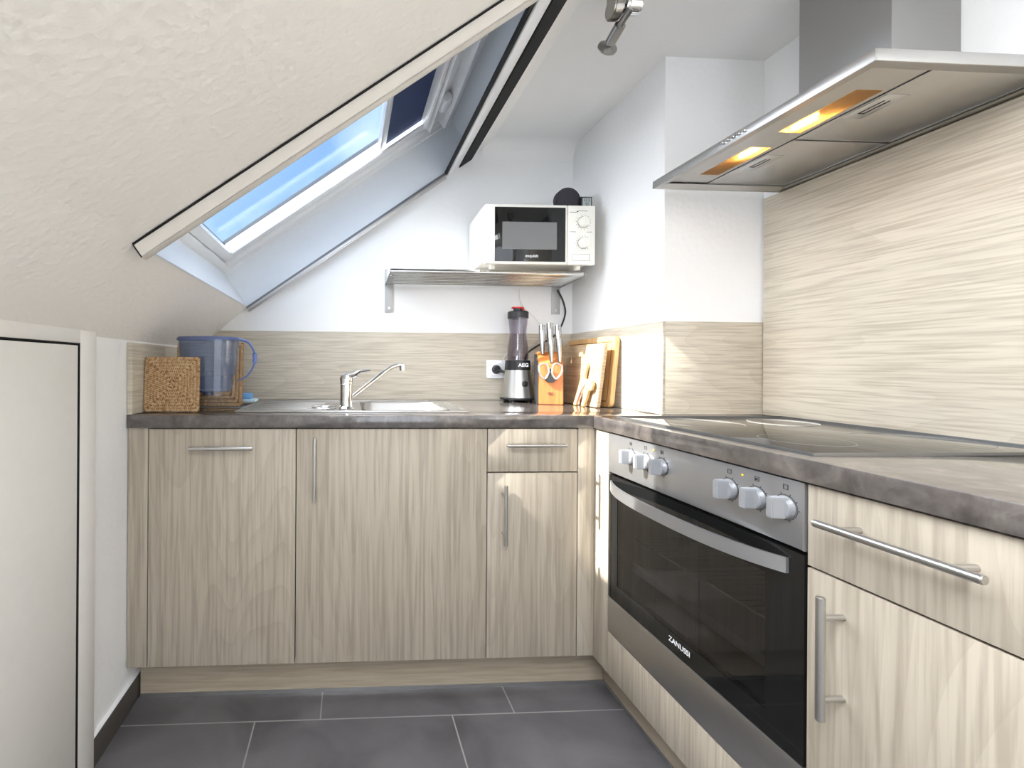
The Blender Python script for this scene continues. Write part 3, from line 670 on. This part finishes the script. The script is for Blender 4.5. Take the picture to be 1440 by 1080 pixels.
for z in (.179, .096):
    b = BM(); p0 = MW @ Vector((.172, -.0002, z)); p1 = MW @ Vector((.172, -.016, z)); cyl(b, p0, p1, .0215, .019, 32, .0015)
    mbox(b, .169, .175, -.019, -.015, z-.019, z+.019, bev=.001); kn = obj('knob', b, 'cream', cp)
    b = BM(); torus(b, MW @ Vector((.172, -.0006, z)), .0225, .0006, Matrix.Rotation(PI/2, 4, 'X'), 40, 6)
    for k in range(13):
        a = math.radians(-50-k*21.5) if z < .15 else math.radians(100-k*26)
        p = MW @ Vector((.172+math.cos(a)*.029, -.0004, z+math.sin(a)*.029)); cyl(b, p-Vector((0, .0003, 0)), p+Vector((0, .0003, 0)), .0013, seg=8)
    obj('dial_marks', b, 'mark', cp)
b = BM()
mbox(b, .150, .190, -.0006, .0002, .223, .2245); mbox(b, .118, .146, -.0006, .0002, .2175, .219); mbox(b, .146, .151, -.0006, .0002, .219, .2235)
obj('upper_print', b, 'mark', cp)
for x0_, x1_ in ((.118, .142), (.185, .208)):
    b = BM(); mbox(b, x0_, x1_, -.0006, .0002, .140, .1412); obj('print_line', b, 'mark', cp)
b = BM()
for a in ((.128, .198, .052, .0528), (.128, .198, .026, .0268), (.128, .1288, .026, .0528), (.1972, .198, .026, .0528)):
    mbox(b, a[0], a[1], -.0006, .0002, a[2], a[3])
obj('button_outline', b, 'mark', cp)
b = BM()
for i in range(6):
    for k in range(5):
        if i+k > 7: continue
        p = MW @ Vector((-hw-.0004, .10+i*.013+(k % 2)*.006, .05+k*.013)); cyl(b, p, p+Vector((.0012, 0, 0)), .0026, seg=8)
obj('vent_holes', b, 'mark', bd)
for x in (-.18, .17):
    for y in (.045, .23):
        b = BM(); p = MW @ Vector((x, y, 0)); cyl(b, p+Vector((0, 0, -.0022)), p+Vector((0, 0, H0)), .012, seg=16); obj('foot', b, 'black' if y > .1 else 'cream', t)

# things on the microwave
t = thing('round_disc', 'round dark grey flat-bottomed disc standing on the microwave', 'disc', (.895, 1.83, 1.6965))
b = BM(); pts = []
for k in range(40):
    a = 2*PI*k/40; z = .050*math.sin(a); x = .052*math.cos(a)
    pts.append((.895+x, 1.744+max(z, -.042)))
prism(b, [(p[0], p[1]-.0045) for p in pts], 'Y', 1.82, 1.852, .003)
obj('housing', b, plain('dark_fabric', srgb(52, 50, 58), .8), t)
t = thing('room_thermometer', 'small black digital thermometer on the right end of the microwave', 'thermometer', (.963, 1.80, 1.697))
b = BM(); box(b, .934, .981, 1.795, 1.815, 1.6972, 1.7435, .002); obj('housing', b, 'black', t)
b = BM(); box(b, .941, .976, 1.7942, 1.795, 1.703, 1.738); sc = obj('display', b, 'lcd', t)
text('digits', '22.5', .016, (.9585, 1.7938, 1.7285), (1, 0, 0), (0, 0, 1), 'mark', sc); text('digits', '55', .015, (.9585, 1.7938, 1.7125), (1, 0, 0), (0, 0, 1), 'mark', sc)

# ------------------------------------------------------------------ double socket and cords
t = thing('double_socket', 'white double wall socket on the splashback behind the blender', 'socket', (.74, YB-.012, 1.0))
yy = YB-.0113
b = BM(); box(b, .622, .830, yy-.009, yy, .998, 1.081, .004); obj('cover_frame', b, 'white', t)
for x in (.665, .787):
    b = BM(); box(b, x-.028, x+.028, yy-.0115, yy-.0092, 1.010, 1.068, .001); ins_ = obj('socket_insert', b, 'white', t)
    b = BM(); cyl(b, (x, yy-.0117, 1.039), (x, yy-.0125, 1.039), .0205, seg=32); obj('socket_well', b, 'mark', ins_)
b = BM(); cyl(b, (.665, yy-.0127, 1.039), (.665, yy-.030, 1.039), .019, .016, 24, .002); cyl(b, (.668, yy-.024, 1.037), (.690, yy-.034, 1.030), .008, .005, 12)
tube(b, [(.688, yy-.033, 1.031), (.700, yy-.030, 1.022), (.716, yy-.022, .99), (.719, yy-.012, .95), (.719, yy-.008, .906), (.735, yy-.008, .904), (.80, yy-.008, .904)], .003, 8, 5)
tag(obj('plug_and_cord', b, 'black'), 'black plug with short cord in the left socket, running behind the blender', 'plug')
b = BM(); cyl(b, (.787, yy-.0127, 1.039), (.787, yy-.036, 1.039), .018, .014, 24, .002)
tube(b, [(.787, yy-.034, 1.039), (.782, yy-.042, 1.045), (.786, yy-.036, 1.075), (.803, yy-.03, 1.115), (.848, yy-.02, 1.145), (.895, yy-.016, 1.17), (.948, yy-.012, 1.21), (.985, yy-.004, 1.29), (.978, yy-.001, 1.35), (.952, yy+.002, 1.405)], .0038, 10, 7)
tag(obj('power_cord', b, 'black'), 'black power cord hanging from the shelf down to the right socket', 'cord')
b = BM(); tube(b, [(.775, YB-.004, 1.408), (.779, YB-.004, 1.36), (.80, YB-.004, 1.32), (.845, YB-.004, 1.28), (.876, YB-.012, 1.235), (.868, YB-.016, 1.17), (.842, YB-.016, 1.150), (.79, YB-.016, 1.146), (.74, YB-.016, 1.14), (.70, YB-.016, 1.09), (.69, YB-.026, 1.07)], .0013, 6, 7)
tag(obj('thin_cord', b, 'cord'), 'thin white cord hanging from the shelf behind the blender', 'cord')

# ------------------------------------------------------------------ blender
BXc, BYc = .7345, 1.945; z0 = ZT+.0005
t = thing('blender', 'steel stand blender with smoky bottle and red flip lid', 'blender', (BXc, BYc, ZT))
b = BM(); lathe(b, [(0, .010), (.074, .010), (.076, .014), (.070, .019), (0, .019)], (BXc, BYc, z0), 40); ft = obj('foot_ring', b, 'black', t)
for a in range(4):
    b = BM(); p = (BXc+.05*math.cos(a*PI/2+.78), BYc+.05*math.sin(a*PI/2+.78)); cyl(b, (p[0], p[1], z0), (p[0], p[1], z0+.0105), .014, seg=16); obj('foot', b, 'black', ft)
b = BM(); lathe(b, [(.0, .019), (.070, .019), (.0665, .045), (.060, .085), (.0545, .137), (0, .137)], (BXc, BYc, z0), 48); mb = obj('motor_base', b, 'steel', t)
b = BM(); lathe(b, [(0, .137), (.0545, .137), (.053, .178), (.046, .180), (0, .180)], (BXc, BYc, z0), 48); cl = obj('collar', b, 'black', t)
text('maker_name', 'AEG', .021, (BXc+.004, BYc-.0555, z0+.158), (1, -.0, 0), (0, 0, 1), 'wmark', cl, 1.1, .0008)
b = BM(); cyl(b, (BXc+.008, BYc-.0605, z0+.079), (BXc+.008, BYc-.0665, z0+.0795), .0135, seg=4); box(b, BXc-.003, BXc+.019, BYc-.068, BYc-.060, z0+.068, z0+.090, .003); obj('button', b, 'black', mb)
b = BM(); lathe(b, [(.044, .181), (.045, .20), (.043, .235), (.036, .285), (.0355, .305), (.040, .345), (.041, .362)], (BXc, BYc, z0), 40)
lathe(b, [(.0425, .181), (.0435, .20), (.0415, .235), (.0345, .285), (.034, .305), (.0385, .345), (.0395, .362)], (BXc, BYc, z0), 40); obj('bottle', b, 'smoke', t)
b = BM(); lathe(b, [(.0, .182), (.012, .182), (.006, .20), (0, .202)], (BXc, BYc, z0), 16); tube(b, [(BXc-.022, BYc, z0+.196), (BXc, BYc, z0+.188), (BXc+.022, BYc, z0+.198)], .002, 6, 3); obj('blade', b, 'chrome', t)
b = BM(); lathe(b, [(0, .362), (.044, .362), (.044, .388), (.040, .392), (.020, .393), (.020, .404), (0, .404)], (BXc, BYc, z0), 40); ld = obj('lid', b, 'black', t)
b = BM(); box(b, BXc-.026, BXc+.022, BYc-.012, BYc+.012, z0+.4045, z0+.412, .003); prism(b, [(BXc+.008, z0+.411), (BXc+.021, z0+.409), (BXc+.026, z0+.396), (BXc+.018, z0+.396)], 'Y', BYc-.011, BYc+.011); obj('flip_cap', b, 'red', ld)

# ------------------------------------------------------------------ knife block with knives and scissors
KX, KYc = .812, 1.787
t = thing('knife_block', 'orange-brown wooden knife block on the back worktop', 'knife block', (KX, KYc, ZT)); KR = math.radians(-17); t.rotation_euler = (0, 0, KR); KP = Vector((KX, KYc, ZT))
def kturn(o): o.location = KP+Matrix.Rotation(KR, 3, 'Z') @ (o.location-KP); o.rotation_euler = (0, 0, KR)
tilt = math.radians(9)
z0 = ZT+.0006
b = BM(); prism(b, [(KYc, z0), (KYc+.085, z0), (KYc+.125, z0+.215), (KYc+.075, z0+.215), (KYc+.012, z0+.165)], 'X', KX-.047, KX+.047, .003); bk = obj('block', b, 'blkwood', t)
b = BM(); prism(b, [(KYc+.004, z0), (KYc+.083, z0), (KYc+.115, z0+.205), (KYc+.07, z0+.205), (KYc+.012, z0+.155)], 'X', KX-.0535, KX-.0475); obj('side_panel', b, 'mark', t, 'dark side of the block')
b = BM(); torus(b, (KX-.002, KYc+.0012, z0+.045), .0065, .0006, Matrix.Rotation(PI/2-.05, 4, 'X'), 24, 6, 1.6, .8)
for dx in (-.006, -.002, .002): box(b, KX-.002+dx, KX-.0005+dx, KYc+.0006, KYc+.0016, z0+.042, z0+.048)
obj('stamp', b, 'mark', bk)
def knife(x, yb, zb, L, r, label):
    """steel handle rising out of the block, leaning a little to the back"""
    b = BM(); d = Vector((0, .20, 1)).normalized(); p = Vector((x, yb, zb))
    tube(b, [p, p+d*L*.25, p+d*L*.6, p+d*L*.9, p+d*L], lambda q: r*(.55+.50*min(1, q*1.6)-.12*max(0, q-.6)), 12, 4, (1.0, 1.0))
    o = obj('knife', b, 'kmetal', None, loc=(x, yb, zb)); tag(o, label, 'knife', 'steel knives in the block')
    b = BM(); cyl(b, p+d*L, p+d*(L+.0015), r*.85, seg=16); obj('handle_cap', b, 'alu', o); kturn(o)
knife(.785, KYc+.052, z0+.203, .125, .0125, 'steel knife handle, leftmost in the back row of the block')
knife(.817, KYc+.062, z0+.211, .125, .0135, 'steel knife handle, middle of the back row of the block')
knife(.848, KYc+.057, z0+.207, .118, .0120, 'steel knife handle, rightmost in the back row of the block')
knife(.815, KYc+.014, z0+.169, .100, .0115, 'shorter steel knife in the front row, left of the other short one')
knife(.846, KYc+.014, z0+.169, .098, .0110, 'shorter steel knife in the front row, nearest the chopping boards')
b = BM(); sy = KYc-.004
for sgn in (-1, 1):
    pts = [(KX-.004+sgn*.0055, sy, z0+.128), (KX-.004+sgn*.011, sy-.002, z0+.158), (KX-.004+sgn*.028, sy-.002, z0+.165), (KX-.004+sgn*.043, sy-.002, z0+.150), (KX-.004+sgn*.039, sy-.002, z0+.122), (KX-.004+sgn*.024, sy-.002, z0+.104), (KX-.004+sgn*.012, sy, z0+.112), (KX-.004+sgn*.0055, sy, z0+.128)]
    tube(b, pts, .0042, 10, 6)
o = tag(obj('scissors', b, 'alu'), 'grey-handled kitchen scissors on the front of the knife block', 'scissors')
b = BM(); prism(b, [(KX-.030, z0+.106), (KX-.004, z0+.118), (KX+.022, z0+.106), (KX+.008, z0+.090), (KX-.016, z0+.090)], 'Y', sy-.003, sy+.003, .001); cyl(b, (KX-.004, sy-.0035, z0+.112), (KX-.004, sy+.0035, z0+.112), .007, seg=16)
box(b, KX-.009, KX+.001, sy-.002, sy+.002, z0+.112, z0+.145); obj('pivot_guard', b, 'mark', o); kturn(o)

# ------------------------------------------------------------------ chopping boards leaning on the right splashback
def leaning(x_bot, x_top, h, yoff, zb=ZT+.0006):
    """matrix: local (u along -Y from the back, v up the board, w thickness towards -X)"""
    d = Vector((x_top-x_bot, 0, math.sqrt(h*h-(x_top-x_bot)**2))).normalized()
    u = Vector((0, -1, 0)); w = u.cross(d)
    if w.x > 0: w = -w
    return Matrix(((u.x, d.x, w.x, x_bot), (u.y, d.y, w.y, yoff), (u.z, d.z, w.z, zb), (0, 0, 0, 1)))
def rr(u0, u1, v0, v1, r, n=5): return [(p[0], p[1]) for p in rrect(u0, u1, v0, v1, r, 0, n)]
m = leaning(.985, 1.008, .27, 2.015)
b = BM(); prism(b, rr(0, .375, 0, .27, .022), 'Z', -.0, .017, .002, m)
o = tag(obj('chopping_board', b, 'bamv'), 'large bamboo chopping board at the very back against the splashback', 'chopping board', 'chopping boards')
b = BM(); ri = rr(.022, .353, .022, .248, .012); 
for k in range(len(ri)):
    p, q = ri[k], ri[(k+1) % len(ri)]
    cyl(b, m @ Vector((p[0], p[1], .0172)), m @ Vector((q[0], q[1], .0172)), .0016, seg=6)
obj('juice_groove', b, 'strawd', o)
m = leaning(.932, .962, .242, 1.975)
b = BM(); prism(b, rr(0, .335, 0, .242, .006), 'Z', 0, .014, .0015, m)
tag(obj('chopping_board', b, 'ash'), 'rectangular light wood chopping board in front of the bamboo one', 'chopping board', 'chopping boards')
m = leaning(.905, .934, .16, 1.772)
# llama outline (u to the right in the picture, v up)
ll = [(.0, .0), (.020, .0), (.026, .030), (.036, .050), (.058, .052), (.062, .030), (.060, .0), (.078, .0), (.088, .030), (.094, .060), (.112, .066), (.118, .085), (.108, .100), (.080, .106), (.050, .108), (.048, .130), (.052, .155), (.044, .168), (.034, .164), (.018, .146), (.020, .140), (.034, .144), (.032, .115), (.018, .098), (.014, .070), (.008, .035)]
b = BM(); prism(b, ll, 'Z', 0, .010, .001, m)
o = tag(obj('llama_board', b, 'llama'), 'small llama-shaped wooden board leaning in front of the chopping boards', 'chopping board')
b = BM(); tube(b, [m @ Vector(p) for p in ((.050, .070, .012), (.040, .040, .014), (.034, .006, .016))], .0022, 6, 4); tube(b, [m @ Vector(p) for p in ((.062, .085, .012), (.056, .060, .013), (.060, .030, .016), (.044, .006, .016))], .0016, 6, 4)
obj('hanging_cord', b, plain('pink_cord', srgb(190, 120, 110), .8), o)

# ------------------------------------------------------------------ straw mats
def mat_mesh(W, H, rings, M4):
    b = BM(); step = W/2/rings
    for r in range(rings):
        hw_, hh = W/2-step*(r+.5), H/2-step*(r+.5)
        for (x0, z0_, x1, z1_) in ((-hw_, -hh, hw_, -hh), (hw_, -hh, hw_, hh), (hw_, hh, -hw_, hh), (-hw_, hh, -hw_, -hh)):
            L = math.hypot(x1-x0, z1_-z0_); n = max(1, int(L/.0062)); dx, dz = (x1-x0)/max(L, 1e-6), (z1_-z0_)/max(L, 1e-6)
            for k in range(n):
                for sg in (-1, 1):
                    q = (k+.5+.25*sg)/n
                    e = bmesh.new(); bmesh.ops.create_icosphere(e, subdivisions=1, radius=1)
                    a = math.atan2(dz, dx)+sg*.75
                    mm = Matrix.Translation((x0+dx*L*q+dz*sg*step*.2, -.003, z0_+dz*L*q-dx*sg*step*.2)) @ Matrix.Rotation(-a, 4, 'Y') @ Matrix.Diagonal((.0052, .0035, .0023, 1))
                    for f in e.faces: f.smooth = True
                    absorb(b, e, mm)
    bmesh.ops.transform(b, matrix=M4, verts=b.verts); return b
def straw_mat(cx_, cz, y, W, H, rings, lean, label, rot=0):
    m = Matrix.Translation((cx_, y, cz)) @ Matrix.Rotation(rot, 4, 'Z') @ Matrix.Rotation(lean, 4, 'X')
    b = BM(); box(b, -W/2, W/2, -.002, .006, -H/2, H/2, .003, m)
    o = tag(obj('straw_mat', b, 'strawd'), label, 'trivet', 'woven seagrass mats')
    obj('braid', mat_mesh(W, H, rings, m), 'straw', o); return o
straw_mat(-.5615, ZT+.0895, 1.480, .171, .1745, 9, math.radians(-3), 'square woven seagrass mat standing in front at the left end of the worktop')
straw_mat(-.498, ZT+.118, 1.66, .235, .230, 9, math.radians(-4), 'larger square seagrass mat standing behind the water jug')

# ------------------------------------------------------------------ water filter jug
JX, JY = -.470, 1.555
t = thing('water_jug', 'clear water filter jug with blue tinted insert and blue handle', 'jug', (JX, JY, ZT))
z0 = ZT+.0008
def oval(bm, prof, wall=None): lathe(bm, prof, (JX, JY, z0), 40, 1, .52)
b = BM(); oval(b, [(0, .0), (.084, .0), (.088, .006), (.090, .05), (.094, .12), (.099, .19), (.103, .236)]); obj('outer_jug', b, 'clear', t)
b = BM(); oval(b, [(.0, .062), (.066, .062), (.074, .070), (.080, .115), (.088, .125), (.094, .18), (.099, .234)]); ins2 = obj('filter_insert', b, 'bluep', t)
b = BM(); oval(b, [(0, .066), (.062, .066), (.070, .112), (0, .112)]); obj('filter_cup', b, 'bluep', ins2)
b = BM(); oval(b, [(.0, .063), (.0665, .063), (.0665, .068), (0, .068)]); obj('insert_base', b, plain('dark_blue', srgb(40, 54, 90), .4), ins2)
b = BM(); lathe(b, [(.0, .050), (.018, .050), (.018, .063), (0, .063)], (JX, JY, z0), 20); obj('filter_cartridge', b, plain('dark_blue2', srgb(40, 54, 90), .4), ins2)
b = BM(); oval(b, [(.105, .233), (.106, .238), (.101, .244), (.05, .247), (0, .248)]); obj('lid', b, plain('blue_lid', srgb(92, 104, 142), .3), t)
b = BM(); tube(b, [(JX+.100, JY, z0+.237), (JX+.130, JY, z0+.228), (JX+.150, JY, z0+.195), (JX+.150, JY, z0+.155), (JX+.130, JY, z0+.118), (JX+.098, JY, z0+.098)], lambda q: .0065-.003*q, 12, 7, (1.5, .7))
obj('handle', b, plain('blue_handle', srgb(92, 112, 170), .3), t)
# sponge and cloth
b = BM(); box(b, -.440, -.365, 1.80, 1.87, ZT+.0050, ZT+.017, .004); tag(obj('folded_cloth', b, 'cloth'), 'pale blue folded cloth behind the seagrass mat, under the sponge', 'cloth')
b = BM(); box(b, -.438, -.385, 1.81, 1.86, ZT+.0175, ZT+.040, .004); tag(obj('sponge', b, 'cyan'), 'small blue sponge lying on the folded cloth', 'sponge')

# ------------------------------------------------------------------ ceiling spotlight
LXc, LYc = .70, 1.18
t = thing('ceiling_spotlight', 'brushed nickel ceiling spotlight pointing down left', 'spotlight', (.73, LYc, ZC))
b = BM(); box(b, .672, .747, LYc-.30, LYc-.02, ZC-.022, ZC-.001, .006); obj('mounting_rail', b, 'steel', t)
b = BM(); prism(b, [(.014*math.cos(a)*2, .030*math.sin(a)) for a in [2*PI*k/32 for k in range(32)]], 'X', 0, .026, .004, Matrix.Translation((.670, LYc-.035, 1.985)))
box(b, .672, .694, LYc-.060, LYc-.012, 1.99, ZC-.001, .004); obj('joint_disc', b, 'nickel', t)
b = BM(); cyl(b, (.695, LYc-.035, 1.985), (.711, LYc-.035, 1.985), .010, seg=16); obj('hinge', b, 'black', t)
b = BM(); prism(b, [(.023*math.cos(a), .030*math.sin(a)) for a in [2*PI*k/32 for k in range(32)]], 'X', 0, .040, .006, Matrix.Translation((.709, LYc-.035, 2.000)))
box(b, .711, .747, LYc-.055, LYc-.015, 2.00, ZC-.001, .004); obj('joint_disc', b, 'chrome', t)
b = BM(); cyl(b, (.706, 1.115, 1.961), (.6961, 1.150, 1.9397), .0085, seg=20, bev=.001); obj('arm', b, 'nickel', t)
b = BM(); p0, p1 = Vector((.6981, 1.145, 1.9425)), Vector((.6975, 1.190, 1.9275)); cyl(b, p0, p1, .0142, seg=24, bev=.001); hd = obj('lamp_holder', b, 'nickel', t)
b = BM(); q_ = (p1-p0).to_track_quat('Z', 'Y').to_matrix().to_4x4()
lathe(b, [(.009, 0), (.009, .005), (.013, .008), (.0245, .0125), (.0262, .0130), (.0262, .0165), (.0250, .0165), (.016, .0125), (0, .0120)], (0, 0, 0), 28, mat=Matrix.Translation(p1) @ q_)
obj('reflector_bulb', b, 'nickel', hd)

# ------------------------------------------------------------------ camera
a_, b_, c_ = -.0511, -.0002, -.0066
Rz, Rx, Ry = Matrix.Rotation(a_, 3, 'Z'), Matrix.Rotation(b_, 3, 'X'), Matrix.Rotation(c_, 3, 'Y')
R = Rz @ Rx @ Ry @ Matrix(((1, 0, 0), (0, 0, -1), (0, 1, 0)))
cam = bpy.data.cameras.new('camera'); co = bpy.data.objects.new('camera', cam); COL.objects.link(co)
co.matrix_world = Matrix.Translation((0, 0, 1.0547)) @ R.to_4x4()
cam.sensor_width = 36; cam.lens = 639.08/1440*36; cam.shift_x = (720-523.28)/1440; cam.shift_y = -(540-513.59)/1440; cam.clip_start = .02
SC.camera = co

# ------------------------------------------------------------------ daylight
w = bpy.data.worlds.new('World'); SC.world = w; w.use_nodes = True; nt = w.node_tree; bg = nt.nodes['Background']
tc = nt.nodes.new('ShaderNodeTexCoord'); no = nt.nodes.new('ShaderNodeTexNoise'); no.inputs['Scale'].default_value = 5; no.inputs['Detail'].default_value = 6
rp = nt.nodes.new('ShaderNodeValToRGB'); rp.color_ramp.elements[0].position = .5; rp.color_ramp.elements[0].color = (.20, .40, .72, 1); rp.color_ramp.elements[1].position = .72; rp.color_ramp.elements[1].color = (.50, .68, .90, 1)
nt.links.new(tc.outputs['Generated'], no.inputs['Vector']); nt.links.new(no.outputs['Fac'], rp.inputs[0])
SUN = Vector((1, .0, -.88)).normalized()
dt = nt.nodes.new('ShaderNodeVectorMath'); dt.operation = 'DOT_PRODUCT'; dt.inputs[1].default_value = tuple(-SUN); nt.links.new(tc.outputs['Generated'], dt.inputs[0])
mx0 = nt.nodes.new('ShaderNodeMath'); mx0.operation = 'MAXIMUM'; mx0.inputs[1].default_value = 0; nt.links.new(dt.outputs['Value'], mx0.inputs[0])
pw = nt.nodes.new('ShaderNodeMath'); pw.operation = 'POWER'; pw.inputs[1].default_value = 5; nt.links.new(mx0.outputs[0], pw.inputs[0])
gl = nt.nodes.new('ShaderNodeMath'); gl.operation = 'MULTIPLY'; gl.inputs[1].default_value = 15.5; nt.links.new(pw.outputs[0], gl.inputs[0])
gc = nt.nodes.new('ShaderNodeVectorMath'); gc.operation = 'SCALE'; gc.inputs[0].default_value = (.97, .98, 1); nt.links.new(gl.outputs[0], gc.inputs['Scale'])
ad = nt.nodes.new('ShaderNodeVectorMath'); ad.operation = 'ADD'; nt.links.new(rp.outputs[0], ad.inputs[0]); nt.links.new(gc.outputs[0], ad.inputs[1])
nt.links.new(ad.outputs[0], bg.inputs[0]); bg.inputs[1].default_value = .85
def light(name, typ, loc, direction, energy, col, **k):
    l = bpy.data.lights.new(name, typ); o = bpy.data.objects.new(name, l); COL.objects.link(o); o.location = loc
    o.rotation_euler = Vector(direction).to_track_quat('-Z', 'Y').to_euler(); l.energy = energy; l.color = col
    for a, v in k.items(): setattr(l, a, v)
    return o
light('sun', 'SUN', (-2, 0, 4), (1, .0, -.88), 12, (1, .95, .87), angle=math.radians(.8))
po = light('skylight_portal', 'AREA', SP(.06, 1.515, .28), SP(0, 0, 0)-SP(0, 0, 1), 1, (1, 1, 1), shape='RECTANGLE', size=1.0, size_y=.8); po.data.cycles.is_portal = True; po.matrix_world = SM @ Matrix.Translation((.06, 1.515, .28)) @ Matrix.Identity(4)
light('rear_fill_light', 'AREA', (.5, YR-.02, 1.12), (0, 1, 0), 14, (.98, .985, 1), shape='RECTANGLE', size=1.35, size_y=1.5)  # added fill lamp in the unseen rear opening
light('fill_skylight_light', 'AREA', SP(.15, -.2, .09), SP(0, 0, 0)-SP(0, 0, 1), 21, (.97, .985, 1), shape='RECTANGLE', size=.95, size_y=.95)  # added fill lamp under the unseen skylight behind the viewer

SC.view_settings.view_transform = 'Standard'; SC.view_settings.look = 'None'; SC.view_settings.gamma = 1; SC.view_settings.use_curve_mapping = False
SC.view_settings.exposure = .65
